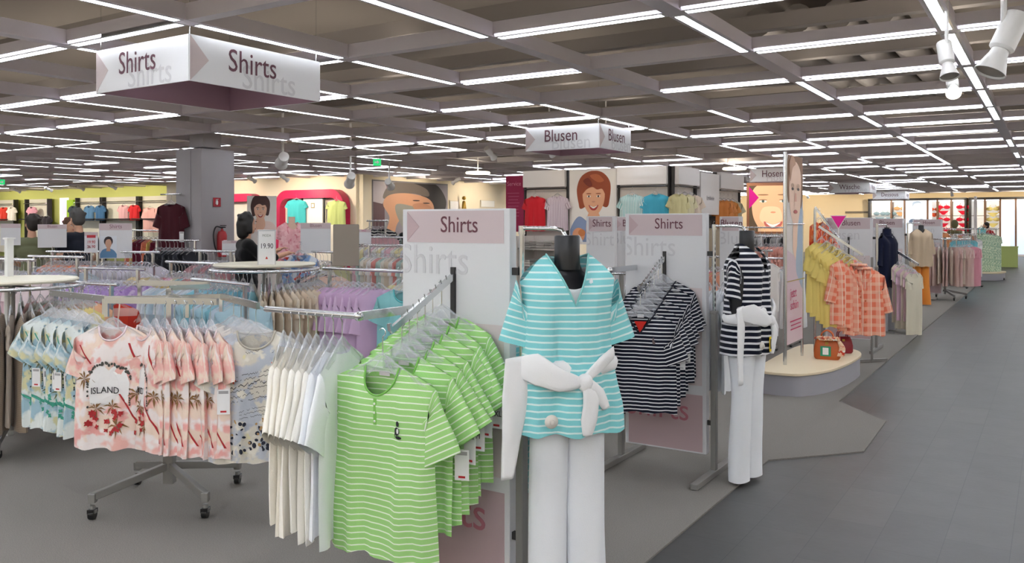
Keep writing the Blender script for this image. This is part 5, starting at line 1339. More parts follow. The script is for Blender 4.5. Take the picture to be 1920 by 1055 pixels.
unit(B_(1340),B_(1385),'wall display unit with orange blouses at the right end')
def hungblouse(pos,m,label,rz,w=.46,h=.62,**kw):
    def ex(e,g,b_):
        z=ZN; q=MB()
        for s in (-1,1): q.add([(s*.005,g.ys(0,z-.05)-.006,z-.05),(s*.065,g.ys(.06,z)-.02,z+.005),(s*.09,g.ys(.08,z)-.02,z-.05),(s*.045,g.ys(.04,z)-.012,z-.085)],[(0,1,2,3)])
        q.build('collar',m,e)
    return shirt(m,w=w,h=h,label=label,cat='blouse',name='blouse',loc=pos,rz=rz,t=.05,neck='v',nd=.06,nw=.07,sl=.2,sa=26,sw=.17,fold=.010,extra=ex,plate=False,**kw)
yy=PY-.13
hungblouse((atY(1003,yy).x,yy,2.27),cloth('dd2f3a','cloth_red'),'red blouse on the wall unit left of the portrait poster',0,seed=401,w=.50,h=.72)
ST=striped('mauve_vertical','c9b3c3','efe6ec',.035,.4,True)
hungblouse((atY(1045,yy).x,yy,2.27),ST,'mauve striped blouse on the wall unit left of the portrait poster',0,seed=402,w=.50,h=.70)
TST=striped('teal_vertical','8fc9cc','e9f1f0',.03,.45,True)
hungblouse((atY(1185,yy).x,yy,2.27),TST,'turquoise striped blouse on the wall unit right of the portrait poster',0,seed=403,w=.52,h=.68)
hungblouse((atY(1230,yy).x,yy,2.27),cloth('4fb2cf','cloth_turquoise'),'plain turquoise blouse on the wall unit right of the portrait poster',0,seed=404,w=.54,h=.60)
xx=PX+.13
for i,(px,c,l) in enumerate(((1272,'e5dba6','pale yellow blouse on the side wall unit'),(1284,'e9e0b9','cream blouse behind the pale yellow one on the side wall unit'),(1296,'ecd9c6','cream and orange blouse on the side wall unit'))):
    p=atX(px,xx); hungblouse((p.x,p.y,2.27),cloth(c,'cloth_'+c),l,rad(60-10*i),seed=410+i,w=.44,h=.6)
for i,(px,c) in enumerate(((1350,'dd8a4a'),(1357,'e79a5c'),(1365,'e0944f'),(1373,'c9bfa2'))):
    p=atX(px,xx); hungblouse((p.x,p.y,2.20),cloth(c,'cloth_'+c),['first orange blouse on the right end wall unit','second orange blouse on the right end wall unit','third orange blouse on the right end wall unit','khaki blouse on the right end wall unit'][i],rad(40),seed=420+i,w=.46,h=.72)
# dark fitting room opening
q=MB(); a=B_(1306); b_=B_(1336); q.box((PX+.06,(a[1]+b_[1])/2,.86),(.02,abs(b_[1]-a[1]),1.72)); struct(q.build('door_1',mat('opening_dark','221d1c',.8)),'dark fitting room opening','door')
for i in range(5):
    p=Vector((PX+.12,a[1]+(b_[1]-a[1])*(i+.5)/5,1.62)); 
    place('curt',thin('curt',cloth('b5a48c','cloth_curtain'),w=.3,h=.9,sl=0)[1],p,rad(60),'taupe garment hanging in the fitting room opening','garment','taupe garments in the fitting room opening')
# portrait posters
def face_shapes(hair,skin,bg,shirt_,cx=.5,cy=.55,rx=.24,ry=.2,short=True):
    sh=[(bg,[(0,0),(1,0),(1,1),(0,1)]),
     (shirt_,spline([(-.05,-.05),(.02,.2),(.2,.36),(.42,.28),(.6,.3),(.85,.26),(1.0,.1),(1.05,-.05)])),
     (skin,spline([(cx-.16,.1),(cx-.12,.4),(cx+.1,.42),(cx+.16,.16),(cx,.02)])),
     (hair,spline([(cx-rx*1.35,cy-.05),(cx-rx*1.5,cy+.15),(cx-rx*1.1,cy+ry*1.7),(cx-.05,cy+ry*2.1),(cx+rx*.8,cy+ry*1.95),(cx+rx*1.45,cy+ry*1.2),(cx+rx*1.4,cy),(cx+rx*1.1,cy-ry*.6),(cx,cy-ry*.2),(cx-rx*1.1,cy-ry*.7)])),
     (skin,spline([(cx-rx*.95,cy+ry*.6),(cx-rx*.5,cy+ry*1.15),(cx+rx*.5,cy+ry*1.15),(cx+rx*.95,cy+ry*.6),(cx+rx*.9,cy-ry*.25),(cx+rx*.5,cy-ry*.95),(cx,cy-ry*1.25),(cx-rx*.5,cy-ry*.95),(cx-rx*.9,cy-ry*.25)])),
     (hair,spline([(cx-rx*1.05,cy+ry*.4),(cx-rx*.9,cy+ry*1.3),(cx+rx*.1,cy+ry*1.6),(cx+rx*1.05,cy+ry*1.2),(cx+rx*1.05,cy+ry*.35),(cx+rx*.75,cy+ry*.75),(cx+rx*.3,cy+ry*.72),(cx-rx*.1,cy+ry*.9),(cx-rx*.6,cy+ry*.75)]))]
    for s in (-1,1):
        sh+=[('f7f2ec',ell(cx+s*rx*.42,cy+ry*.22,rx*.17,ry*.07)),('4a3a30',ell(cx+s*rx*.42,cy+ry*.22,rx*.075,ry*.08)),(hair,ell(cx+s*rx*.43,cy+ry*.42,rx*.24,ry*.035))]
    sh+=[('d99a80',ell(cx,cy-ry*.18,rx*.16,ry*.06)),('b8433c',spline([(cx-rx*.42,cy-ry*.42),(cx,cy-ry*.55),(cx+rx*.42,cy-ry*.42),(cx+rx*.2,cy-ry*.78),(cx-rx*.2,cy-ry*.78)])),('fbf6ef',spline([(cx-rx*.34,cy-ry*.46),(cx,cy-ry*.56),(cx+rx*.34,cy-ry*.46),(cx,cy-ry*.68)]))]
    return sh
xa,xb=atY(1070,PY).x,atY(1158,PY).x
e=thing('portrait_poster','large poster of a smiling person with short auburn hair in a blue shirt','poster',((xa+xb)/2,PY-.05,0))
q=MB(); q.box((0,.02,1.9),(xb-xa,.05,1.5)); q.build('poster_frame',PANH,e)
sh=face_shapes('a04a26','eeb28c','f4efe9','8d9fc4',cx=.53,cy=.60,rx=.25,ry=.19)
sh+=[('7e2f1c',spline([(.30,.86),(.42,.9),(.5,.80),(.42,.78)])),('c2673a',spline([(.45,.93),(.62,.95),(.76,.86),(.62,.84)])),('e9a47c',ell(.2,.10,.14,.10)),('f1f4f6',spline([(.05,-.05),(.2,.1),(.3,-.05)])),('d9874f',ell(.27,.13,.08,.05))]
picture('poster_print',(xb-xa)*.96,1.42,sh,e,(0,-.012,1.2))
# magenta service banner
p=W(966,18.2); e=thing('service_banner','magenta vertical banner reading Service left of the wall units','banner',(p.x,p.y,0),rad(0))
q=MB(); q.box((0,0,1.99),(.46,.03,1.20)); q.build('banner_sheet',mat('banner_magenta','a3174c',.6),e)
q=MB(); q.tube([(-.22,.03,0),(-.22,.03,2.6)],.015,8); q.lathe([(.001,0),(.2,0),(.02,.02)],c=(-.22,.03,0),seg=16); q.build('banner_pole',CHROME,e)
txt('lettering','Service',.13,mat('ink_pink_light','e88fb0',.6),e,(-.20,-.017,2.38),squeeze=.95); 
q=MB(); 
for k in range(8): q.box((-.04+.01*(k%2),-.017,2.22-.07*k),(.30-.03*(k%3),.002,.014))
q.build('small_lines',mat('ink_pink_mid','c25a80',.6),e)
# face poster, back lit
xa,xb=W(1403,20.2),W(1488,20.2)
e=thing('lit_face_poster','back-lit square poster of a smiling face with a magenta arrow','poster',((xa.x+xb.x)/2,(xa.y+xb.y)/2,0),cammed(((xa.x+xb.x)/2,(xa.y+xb.y)/2),0))
q=MB(); q.box((0,.05,1.93),(1.12,.1,1.22)); q.build('light_box',mat('copper_frame','c98a66',.4),e); q=MB(); q.box((0,.05,.66),(.9,.08,1.32)); q.build('box_stand',PAN,e)
sk='e8b788'
sh=[('d9b48c',[(0,0),(1,0),(1,1),(0,1)]),('5b4a36',spline([(-.05,-.05),(-.05,1.05),(.2,1.05),(.12,.5),(.2,.0)])),(sk,spline([(.12,.95),(.5,1.1),(.92,.98),(1.0,.6),(.92,.2),(.6,-.08),(.35,-.05),(.12,.25),(.06,.6)])),
 ('f1cda0',spline([(.3,.5),(.5,.55),(.7,.5),(.75,.25),(.5,.12),(.25,.25)]))]
for s in (.32,.78): sh+=[('9c7450',ell(s,.80,.13,.016)),('f0e2cf',ell(s,.66,.085,.028)),('4a5a50',ell(s,.66,.032,.03)),('7d5c40',ell(s,.69,.095,.010))]
sh+=[('d39a70',ell(.55,.42,.06,.02)),('c0685a',spline([(.34,.22),(.54,.16),(.76,.22),(.68,.08),(.42,.08)])),('fdf4e6',spline([(.38,.2),(.54,.155),(.72,.2),(.54,.10)])),('c4157a',[(-.0,.98),(.0,.50),(.22,.74)])]
picture('poster_print',1.0,1.1,sh,e,(0,-.005,1.37),lit=.5)
# hanging box signs
def hang_sign(corner,word,label,a=1.13,b=1.26,z0=2.60,z1=2.93,size=.19,lit=.10):
    x,y=corner; e=thing('hanging_sign',label,'sign',(x,y,0))
    WS=mat('sign_white','f1f1f4',.5); MV=mat('sign_mauve_back','8c6b78',.6); h=z1-z0; zc=(z0+z1)/2
    defs=[((-a/2,0),0,a),((0,b/2),PI/2,b),((-a/2,b),PI,a),((-a,b/2),-PI/2,b)]
    for k,((cx,cy),rz,L) in enumerate(defs):
        q=MB(); q.box((0,0,0),(L,.012,h)); q.box((0,.009,0),(L-.01,.006,h-.006),mi=1)
        pn=q.build('sign_face',[WS,MV],e,(cx,cy,zc),(0,0,rz))
        q=MB(); q.prism([(-L/2+.002,h/2-.002),(-L/2+.16,0),(-L/2+.002,-h/2+.002)],-.0085,-.0065,axis='y'); q.build('arrow_mark',mat('sign_arrow','d8c9ca',.6),pn)
        txt('lettering',word,size*1.25,mat('ink_sign','6d4553',.6),pn,(-L*.24,-.008,-.045),squeeze=.86); txt('ghost_lettering',word,size*1.35,mat('ink_sign_ghost','dcdbdf',.6),pn,(-L*.14,-.0072,-h/2+.01),squeeze=.92)
    q=MB()
    for cx,cy in ((-.02,.02),(-a+.02,.02),(-.02,b-.02),(-a+.02,b-.02)): q.tube([(cx,cy,z1-.01),(cx,cy,ZC)],.0025,6)
    q.build('hanging_wires',CHROME,e); return e
hang_sign((node(0,0).x-.02,node(0,0).y+.03),'Shirts','large white hanging box sign reading Shirts at the upper left')
hang_sign((node(0,4).x-.03,node(0,4).y+.03),'Blusen','white hanging box sign reading Blusen in the middle',a=1.16,b=1.0)
p=W(1492,20.6); hang_sign((p.x,p.y),'Hosen','small white hanging sign reading Hosen above the lit face poster',a=1.12,b=.45)
p=W(1630,28.5); hang_sign((p.x,p.y),'Wäsche','distant white hanging sign above the beige wall, left of the farthest one',a=1.3,b=1.3)
p=W(1697,36.5); hang_sign((p.x,p.y),'Dessous','farthest small white hanging sign in front of the beige wall',a=1.3,b=1.2)
# shelves with folded goods between the stand and the turquoise form
p0=W(985,12.2);p1=W(1064,11.6); c=(p0+p1)/2; L=(p1-p0).length
e=thing('goods_shelf','shelf unit with folded and small goods behind the turquoise bust form','shelf',(c.x,c.y,0),math.atan2(p1.y-p0.y,p1.x-p0.x))
q=MB(); q.box((0,.18,.7),(L,.03,1.4)); q.build('back_panel',PAN,e)
for z in (1.22,.95,.65): q=MB(); q.box((0,0,z),(L,.34,.025)); q.build('shelf_board',CHROME,e)
for s in (-1,1): q=MB(); q.box((s*(L/2),0,.7),(.03,.36,1.4)); q.build('side_panel',PAN,e)
R=random.Random(5); FC=['d8333f','d9b0b8','e6dccb','6aa98a','c9c3bb','a9a29a','e9e6e0']
def folded():
    q=MB()
    for k in range(3): q.box((0,0,.018+.034*k),(.18-.01*k,.24,.03))
    o=q.build('folded_stack',cloth('e6dccb')); bevel(o,.010,2); return o
rz=math.atan2(p1.y-p0.y,p1.x-p0.x); cs,sn=math.cos(rz),math.sin(rz)
base=folded(); first=True
for z in (1.2325,.9625,.6625):
    for k in range(3):
        o=base if first else base.copy()
        if not first: COL.objects.link(o)
        first=False; x=-L/2+.12+k*(L-.24)/2
        o.location=(c.x+cs*x,c.y+sn*x,z); o.rotation_euler=(0,0,rz+R.uniform(-.1,.1))
        me=o.data.copy(); o.data=me; me.materials.clear(); me.materials.append(cloth(FC[R.randrange(7)]))
        tag(o,'small folded stack of garments on the shelf behind the turquoise bust form','folded garments','folded stacks on the goods shelf')
# ring rack right of the narrow boards
c4=W(1165,7.6); round_rack(ground(c4),.40,1.16,'round chrome rack with khaki tops between the two sign board stands',top=False)
rg(c4,.40,-90,90,16,[TH('b9b09a'),TH('a89f8d'),TH('c9c3b3'),TH('9a8f7c')],'khaki or stone coloured top on the rack between the two sign board stands','khaki tops between the sign boards',1.16,cat='top',seed=80)
rowpx(985,6.6,1062,6.2,1.10,9,[TH('9fb59a'),TH('c9cdbb'),TH('7f9a80'),TH('d5c9b0')],'sage green top on the rack behind the turquoise bust form','sage green tops behind the turquoise form',-25,-1,rack='chrome rack with sage tops behind the turquoise form',seed=81)
rowpx(1335,9.3,1372,9.0,1.22,6,[TH('e8744f',h=.85),TH('ef8a5f',h=.85),TH('d9408a',h=.8),TH('f0a24c',h=.85)],'coral or magenta garment between the navy stand and the navy bust form','coral garments beside the navy stand',-30,-1,cat='dress',rack='chrome rack with coral garments right of the navy stand',seed=82)
rowpx(1380,10.6,1440,10.3,1.25,8,[TH('ee8a6a'),TH('e9e4e0'),TH('e56f55')],'coral or white top behind the navy bust form','coral and white tops behind the navy form',-30,-1,cat='top',rack='chrome rack with coral and white tops behind the navy form',seed=83)
# ================================================================ back walls
# couple poster on the side wall
ya,yb=atX(697,-17.9).y,atX(838,-17.9).y
e=thing('couple_poster','large dark poster of two people with their heads together','poster',(-17.86,(ya+yb)/2,0),PI/2)
sh=[('8a8590',[(0,0),(1,0),(1,1),(0,1)]),('b9b0b8',spline([(0,.6),(.15,.7),(.2,1.05),(-.05,1.05)])),('5a4048',[(0,0),(.14,0),(.14,.62),(0,.66)]),('2e2a2b',spline([(.62,1.05),(.85,.98),(.98,.7),(.9,.45),(.7,.7),(.5,.95)])),
 ('6b625c',spline([(.12,.72),(.2,.95),(.42,1.02),(.68,.92),(.72,.78),(.5,.82),(.3,.78)])),('c9977a',spline([(.12,.62),(.2,.78),(.45,.82),(.72,.74),(.8,.55),(.7,.4),(.45,.48),(.3,.3),(.25,.05),(.15,.1),(.2,.4)])),
 ('8f8e88',spline([(.28,.62),(.5,.6),(.7,.5),(.66,.2),(.45,.12),(.32,.35)])),('b7856a',spline([(.5,.62),(.62,.66),(.75,.6),(.78,.45),(.66,.42),(.56,.5)])),('d6d2d4',spline([(.3,.02),(.5,.14),(.7,.1),(.9,-.05),(.3,-.05)])),
 ('4a3a36',ell(.55,.70,.05,.012)),('4a3a36',ell(.69,.66,.05,.012)),('8b4a40',ell(.66,.50,.05,.012))]
q=MB(); q.box((0,.02,1.95),(yb-ya,.03,1.95)); q.build('poster_frame',mat('frame_grey','77757a',.5),e)
picture('poster_print',(yb-ya)*.99,1.9,sh,e,(0,-.001,.98))
for px,w,h,z,c,l in ((850,.34,.42,2.15,'efeff0','small white framed print right of the couple poster'),(913,.62,.26,2.28,'f3f1ec','small lit white sign on the cream side wall')):
    p=atX(px,-17.9); e=thing('wall_frame',l,'frame',(-17.87,p.y,z),PI/2); q=MB(); q.box((0,0,0),(w*1.5,.03,h)); q.build('frame',mat('frame_pale','e2d9c8',.5),e); q=MB(); q.box((0,-.017,0),(w*1.4,.004,h*.85)); q.build('frame_print',mat('print_'+c,c,.5),e)
p=atX(870,-17.7); e=thing('gold_figure','small gold figure on a bracket on the cream side wall','figure',(p.x,p.y,1.95),PI/2)
q=MB(); q.box((0,.08,-.02),(.3,.3,.03)); q.cap((-.08,0,.05),.05,(0,0,.35),.06); q.cap((.08,0,.05),.05,(0,0,.35),.06); q.ball((0,0,.5),.07); q.build('figure_body',mat('gold','c8a24a',.35,.8),e,smooth=180)
# magenta arches on the back wall
MAG=mat('arch_magenta','c8134f',.4)
def arch(x0,x1,z1,label,yw=19.28,th=.24,zb=.1,r=.55):
    e=thing('display_arch',label,'display arch',((x0+x1)/2,yw,0)); w=(x1-x0)/2
    def path(w,z1,r):
        p=[(-w,zb)]+[(-w+r-r*math.cos(a),z1-r+r*math.sin(a)) for a in [PI/2*k/8 for k in range(9)]]+[(w-r+r*math.sin(a),z1-r+r*math.cos(a)) for a in [PI/2*k/8 for k in range(9)]]+[(w,zb)]
        return p
    o_=path(w,z1,r); i_=path(w-th,z1-th*1.1,r*.6); n=len(o_); q=MB()
    vs=[(x,-.30,z) for x,z in o_]+[(x,-.30,z) for x,z in i_]+[(x,0,z) for x,z in o_]+[(x,0,z) for x,z in i_]; fs=[]
    for k in range(n-1):
        fs+=[(k,k+1,n+k+1,n+k),(2*n+k,3*n+k,3*n+k+1,2*n+k+1),(k,2*n+k,2*n+k+1,k+1),(n+k,n+k+1,3*n+k+1,3*n+k)]
    q.add(vs,fs); q.build('arch_frame',MAG,e,smooth=30)
    q=MB(); q.box((0,-.03,z1/2-.1),((w-th)*2,.04,z1-.4)); q.build('arch_back_panel',mat('arch_panel','efe8dc',.6),e)
    return e
xa,xb=atY(520,19.1).x,atY(649,19.1).x
arch(xa,xb,2.62,'magenta arch display with turquoise and lime tops on the cream wall')
e=thing('square_emblem_panel','white panel with a small square emblem inside the magenta arch','panel',(atY(582,19.0).x,19.12,1.4))
q=MB(); q.box((0,0,.45),(.85,.03,1.3)); q.build('panel_board',PANH,e); q=MB(); q.box((0,-.018,.72),(.16,.006,.16)); q.box((0,-.022,.72),(.10,.006,.10),mi=1); q.build('emblem',[mat('emblem_brown','9c8a66',.5),PANH],e)
q=MB(); q.box((-.49,0,.35),(.04,.04,1.6)); q.box((.49,0,.35),(.04,.04,1.6)); q.build('panel_posts',BLK,e)
arch(atY(392,19.1).x,atY(490,19.1).x,2.55,'magenta arch display half hidden behind the grey column')
p=Vector((atY(556,18.9).x,18.9,2.45)); hungblouse(p,cloth('49b9c0','cloth_teal_far'),'turquoise top inside the magenta arch',rad(30),seed=430,w=.6,h=.75)
p=Vector((atY(631,18.9).x,18.9,2.4)); hungblouse(p,cloth('cfd98a','cloth_lime_far'),'pale lime top inside the magenta arch',rad(20),seed=431,w=.6,h=.75)
p=W(491,15.6); e=thing('portrait_cutout','cut-out board of a smiling dark-haired person left of the magenta arch','poster',(p.x,p.y,0),cammed(p))
sh=face_shapes('4a2e2a','f0bfa2','f3ece6','f3d9cf',cx=.45,cy=.58,rx=.22,ry=.22)
picture('poster_print',.52,.66,sh,e,(0,-.03,1.42)); q=MB(); q.box((0,0,1.75),(.52,.03,.66)); q.box((0,0,.71),(.5,.03,1.42)); q.build('board',mat('cutout_back','e6ddd8',.6),e)
# green wall units: slat panels with small clothes
def green_unit(px0,px1,label,yw=20.35,ztop=2.62,cols=None,shelf=True):
    a,b_=atY(px0,yw).x,atY(px1,yw).x; L=b_-a; e=thing('wall_display_unit',label,'display unit',((a+b_)/2,yw,0))
    q=MB(); q.box((0,0,ztop/2+.1),(L,.04,ztop-.2)); q.build('back_panel',mat('slat_panel','d9d6c8',.6),e)
    for s in (-1,1): q=MB(); q.box((s*L/2,-.1,ztop/2),(.07,.2,ztop)); q.build('side_post',BLK,e)
    if shelf: q=MB(); q.box((0,-.25,1.72),(L,.5,.04)); q.build('shelf_board',BLK,e)
    q=MB(); q.tube([(-L/2,-.25,2.42),(L/2,-.25,2.42)],.02,8); q.build('rail',CHROME,e)
    return a,b_
green_unit(-6,34,'slat wall unit with red and white children clothes at the far left'); green_unit(55,97,'slat wall unit with dark toys left of the lit picture'); green_unit(150,196,'slat wall unit with blue children clothes')
green_unit(199,264,'slat wall unit with red clothes above a black shelf'); green_unit(267,322,'slat wall unit with the two pale pink tops')
kids=[(8,'d8402f','red'),(22,'e9e2d8','white'),(60,'e7a8b8','pink'),(76,'3a3436','black'),(88,'37333a','charcoal'),(138,'3d4650','dark grey'),(168,'5f88b0','blue'),(188,'46719c','denim blue'),(232,'e9b7bd','rose'),(252,'d52f35','bright red')]
for i,(px,c,l) in enumerate(kids):
    p=Vector((atY(px,20.0).x,20.0,2.42 if i not in (3,4) else 2.0)); shirt(cloth(c),w=.44,h=.62,t=.08,label='small %s children garment on the lime green wall, %s'%(l,('far left' if px<100 else 'left of centre' if px<200 else 'near the column')),cat='garment',name='small_garment',loc=p,rz=rad(20),plate=False,sl=.2,sa=30,seed=440+i,fold=.01)
for px,l in ((281,'left one of the two pale pink long tops near the column'),(303,'right one of the two pale pink long tops near the column')):
    shirt(cloth('ecb9b4','cloth_pale_pink'),w=.62,h=.95,t=.08,label=l,cat='top',name='top',loc=Vector((atY(px,20.0).x,20.0,2.30)),rz=rad(20),plate=False,sl=.35,sa=16,seed=int(px),fold=.012)
a=atY(108,20.2); e=thing('lit_picture','small bright lilac picture on the lime green wall','picture',(a.x,20.488,1.45)); picture('picture_print',.7,1.2,[('ece6f2',[(0,0),(1,0),(1,1),(0,1)]),('d7a9e0',spline([(.2,.2),(.3,.8),(.7,.9),(.8,.4),(.5,.1)])),('f0c6c0',ell(.5,.25,.2,.15))],e,lit=.8)
a=atY(127,20.2); q=MB(); q.box((a.x,20.35,1.3),(.5,.12,2.5)); tag(q.build('lime_pillar_panel',mat('lime_bright','a5cf2c',.5)),'bright lime green upright panel on the green wall','panel')
# lit display cases on the far wall
def case(px0,px1,label,parts,zt=2.72):
    yw=46.3; a,b_=atY(px0,yw).x,atY(px1,yw).x; L=b_-a; e=thing('lit_display_case',label,'display case',((a+b_)/2,yw,0))
    q=MB(); q.box((0,0,zt/2),(L,.05,zt)); q.build('back_panel',emat('case_glow','f3efe6',.28),e)
    q=MB(); q.box((0,-.25,zt),(L+.1,.6,.10)); q.build('top_board',BLK,e)
    q=MB(); q.box((0,-.3,zt-.09),(L-.2,.12,.05)); q.build('case_tube',TUBE2,e)
    for x in [0,1]+[p for p in parts]: q=MB(); q.box((-L/2+L*x,-.25,zt/2),(.08,.6,zt)); q.build('divider',BLK if x in (0,1) else mat('divider_wood','7a5a44',.5),e)
    q=MB(); q.tube([(-L/2,-.3,1.9),(L/2,-.3,1.9)],.015,6); q.tube([(-L/2,-.3,1.3),(L/2,-.3,1.3)],.015,6); q.build('rails',CHROME,e)
    return a,b_,e
TUBE2=emat('case_tube_glow','f4f8ff',2.5)
case(1633,1812,'lit lingerie display case on the far wall, left of the two',[.24,.38,.62,.72,.86]); case(1820,1935,'lit lingerie display case on the far wall, right of the two',[.25,.5,.75])
def lingerie():
    q=MB()
    for s in (-1,1): q.ball((s*.10,0,-.18),(.10,.05,.09)); q.tube([(s*.10,0,-.10),(s*.07,0,0)],.008,6)
    q.box((0,0,-.20),(.36,.02,.03)); q.prism([(-.16,-.36),(.16,-.36),(.03,-.55),(-.03,-.55)],-.01,.01,axis='y'); return q
lp=None
for i,(px,z,c,l) in enumerate([(1688,2.45,'dfae7c','beige'),(1752,2.40,'dd5a3a','coral'),(1769,2.5,'e0243f','red'),(1806,2.5,'e0243f','red'),(1769,1.9,'e0243f','red'),(1806,1.9,'e0243f','red'),(1769,1.4,'e0243f','red'),(1806,1.4,'e0243f','red'),(1650,2.2,'8fa9b4','grey blue'),(1670,2.2,'8fa9b4','grey blue'),(1862,2.4,'e9d98a','pale yellow'),(1881,2.45,'e9c98a','cream'),(1862,1.9,'e9d98a','pale yellow')]):
    p=atY(px,46.0); q=lingerie(); o=q.build('lingerie_set',cloth(c),None,(p.x,45.95,z),smooth=60); o.scale=(1.5,1,1)
    tag(o,'%s lingerie set hanging in the lit case on the far wall'%l,'lingerie','%s lingerie sets in the far cases'%l)
p=atY(1720,46.0); e=thing('lingerie_poster','blue-white poster of a person in a dark bra between the case sections','poster',(p.x,45.9,0))
sh=[('eef1f4',[(0,0),(1,0),(1,1),(0,1)]),('c9d4df',spline([(.1,0),(.15,.4),(.3,.6),(.4,.65),(.6,.65),(.72,.58),(.88,.4),(.9,0)])),('dfe6ec',ell(.5,.80,.15,.14)),('8d9aa8',spline([(.34,.8),(.36,.96),(.6,.98),(.68,.85),(.6,.92),(.42,.9)])),('4a5668',ell(.36,.36,.14,.08)),('4a5668',ell(.65,.36,.14,.08))]
picture('poster_print',1.3,1.6,sh,e,(0,-.02,1.05),lit=.7); q=MB(); q.box((0,.03,1.85),(1.35,.06,1.65)); q.box((0,.03,.5),(1.2,.06,1.05)); q.build('poster_board',PANH,e)
p=atY(1912,45.8); e=thing('pale_figure_poster','tall pale blue figure poster at the right edge of the photo','poster',(p.x,45.8,0)); picture('poster_print',1.5,2.5,[('e3ebf2',[(0,0),(1,0),(1,1),(0,1)]),('b9c8d6',spline([(.3,0),(.25,.4),(.4,.6),(.3,.75),(.5,.9),(.7,.75),(.65,.5),(.8,.3),(.7,0)]))],e,(0,-.02,.1),lit=.7)
q=MB(); q.box((0,.03,1.35),(1.55,.06,2.7)); q.build('poster_board',PANH,e)
# grey door-frame panel on the beige wall
p=atY(1606,46.3); q=MB(); q.box((p.x,46.3,2.1),(1.1,.06,.10)); q.box((p.x,46.33,1.05),(1.1,.04,2.1),mi=1); struct(q.build('door_2',[mat('door_lintel','6f6250',.6),mat('door_leaf','d9c39a',.7)]),'beige door with a dark lintel in the far wall','door')
# exit signs
for px,py,D,l in ((707,304,17.0,'green exit sign hanging in the middle of the light grid'),(3,341,24,'green exit sign at the left edge under the light grid')):
    p=P(px,py,D); e=thing('exit_sign',l,'sign',(p.x,p.y,p.z),cammed(p)); q=MB(); q.box((0,0,0),(.16,.03,.14)); q.build('sign_body',emat('exit_green','19a85c',.8),e)
    q=MB(); q.prism([(-.05,-.012),(0,-.012),(0,-.04),(.05,0),(0,.04),(0,.012),(-.05,.012)],-.018,-.016,axis='y'); q.build('arrow_mark',WHITE,e)
    q=MB(); q.tube([(0,0,.06),(0,0,max(.1,ZC-p.z))],.006,6); q.build('sign_rod',STEEL,e)
# ================================================================ spotlights
def spot(loc,aim,label,s=1.0,lamp=0,lit=False,drop=.16,cone=60,stem_to=ZC):
    loc=Vector(loc); d=(Vector(aim)-loc).normalized(); e=thing('track_spotlight',label,'spotlight',loc)
    WHT=mat('spot_white','f2f0ee',.35)
    q=MB(); q.tube([(0,0,0),(0,0,stem_to-loc.z)],.012*s,10); q.box((0,0,stem_to-loc.z-.02),(.05*s,.16*s,.03)); q.build('mount_arm',WHT,e)
    M=d.to_track_quat('Z','Y').to_matrix()
    def tr(q): 
        q.v=[tuple(M@Vector(v)) for v in q.v]; return q
    q=MB(); q.lathe([(.001,-.13*s),(.045*s,-.13*s),(.048*s,-.12*s),(.048*s,.02*s),(.038*s,.03*s)],seg=20); tr(q).build('lamp_body',WHT,e,smooth=40)
    q=MB(); q.lathe([(.032*s,.02*s),(.036*s,.05*s),(.062*s,.13*s),(.058*s,.13*s),(.03*s,.05*s)],seg=20,cap=False); sh=tr(q).build('reflector',WHT,e,smooth=40)
    q=MB(); q.lathe([(.001,.122*s),(.057*s,.122*s)],seg=20); tr(q).build('lamp_glass',emat('spot_glow','fff1d6',12) if lit else mat('lens_grey','cfcac2',.2),e)
    if lamp:
        l=bpy.data.lights.new('spot_lamp','SPOT'); l.energy=lamp; l.spot_size=rad(cone); l.spot_blend=.7; l.color=(1,.86,.66); l.shadow_soft_size=.06
        o=bpy.data.objects.new('spot_lamp',l); COL.objects.link(o); o.parent=e; o.rotation_euler=d.to_track_quat('-Z','Y').to_euler(); o.location=d*.15*s
    return e
spot(P(1775,112,5.6),P(1800,170,5.4)-Vector((0,0,.3)),'white track spotlight left of the bright light line, upper one of two',1.0)
spot(P(1786,160,7.0),P(1800,260,6.4),'white track spotlight below the first, its lamp facing down',1.0,lit=True)
spot(P(1882,82,4.6),P(1850,130,4.6)-Vector((.0,0,.05)),'large white track spotlight at the upper right edge',1.35)
spot(P(530,300,15.5),P(500,380,19),'grey track spotlight left of the magenta arch',2.0)
spot(P(657,337,18.0),P(640,400,20),'track spotlight above the right side of the magenta arch',1.9)
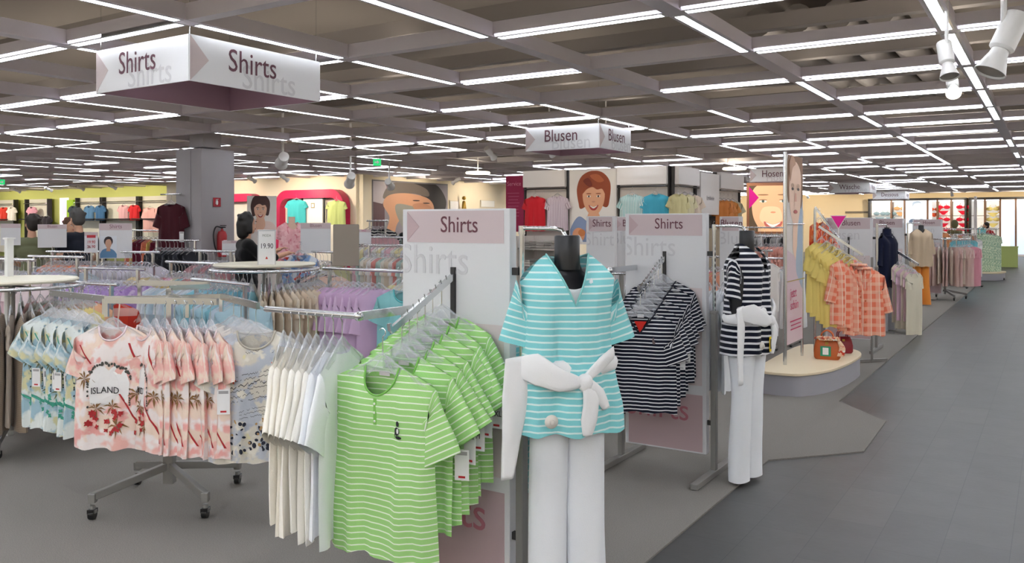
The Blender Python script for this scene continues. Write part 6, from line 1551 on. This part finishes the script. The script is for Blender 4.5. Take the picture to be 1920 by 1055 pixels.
spot(P(730,345,21.0),P(760,400,24),'track spotlight aimed at the couple poster',1.8,lamp=160)
for i,px in enumerate((450,560,620)):  # spots added to lift the brightness of the cream back wall
    t=atY(px,19.2); spot(Vector((t.x,17.3,2.9)),Vector((t.x,19.3,1.9)),'small track spotlight added to brighten the cream back wall',1.2,lamp=80,lit=True,cone=110)['group']='added wall washing spots at the cream back wall'
for i,y in enumerate((21.5,25,29,33,38,43)):  # row of extra lamps put in to brighten the side wall
    spot(Vector((-15.9,y,2.9)),Vector((-18,y,1.9)),'small track spotlight added to brighten the cream side wall',1.2,lamp=80,lit=(i in (1,3)),cone=110)['group']='added wall washing spots at the cream side wall'
for i,px in enumerate((20,70,130,190,250,310)):  # spots added because the lime wall came out too dark
    t=atY(px,20.4); spot(Vector((t.x,18.2,2.9)),Vector((t.x,20.5,1.9)),'small track spotlight added to brighten the lime green wall',1.2,lamp=70,cone=120)['group']='added wall washing spots at the lime wall'
for i,x in enumerate((-14,-10.5,-7,-4,-1)):  # extra lamps added to light up the beige far wall
    spot(Vector((x,44.0,2.9)),Vector((x,46.5,2.0)),'small track spotlight added to brighten the beige far wall',1.2,lamp=90,cone=120)['group']='added wall washing spots at the beige wall'
for i,px in enumerate((1005,1110,1210)):  # lamps added to brighten the blouse units
    t=atY(px,PY); spot(Vector((t.x,PY-1.7,2.92)),Vector((t.x,PY,1.9)),'small track spotlight added to brighten the blouse wall units',1.2,lamp=9,cone=100)['group']='added spots aimed at the blouse wall units'
for px,py,D,l in ((896,326,19,'bright round ceiling lamp left of the Blusen sign'),(1377,318,20,'bright round ceiling lamp above the right end of the wall units')):
    p=P(px,py,D); e=thing('round_ceiling_lamp',l,'lamp',(p.x,p.y,p.z)); q=MB(); q.lathe([(.001,0),(.26,0),(.28,.02),(.26,.05),(.02,.07)],seg=28); q.build('lamp_shade',emat('disc_glow','fff1d2',4),e,smooth=60)
    q=MB(); q.tube([(0,0,.06),(0,0,ZC-p.z)],.012,8); q.build('lamp_rod',WHITE,e)
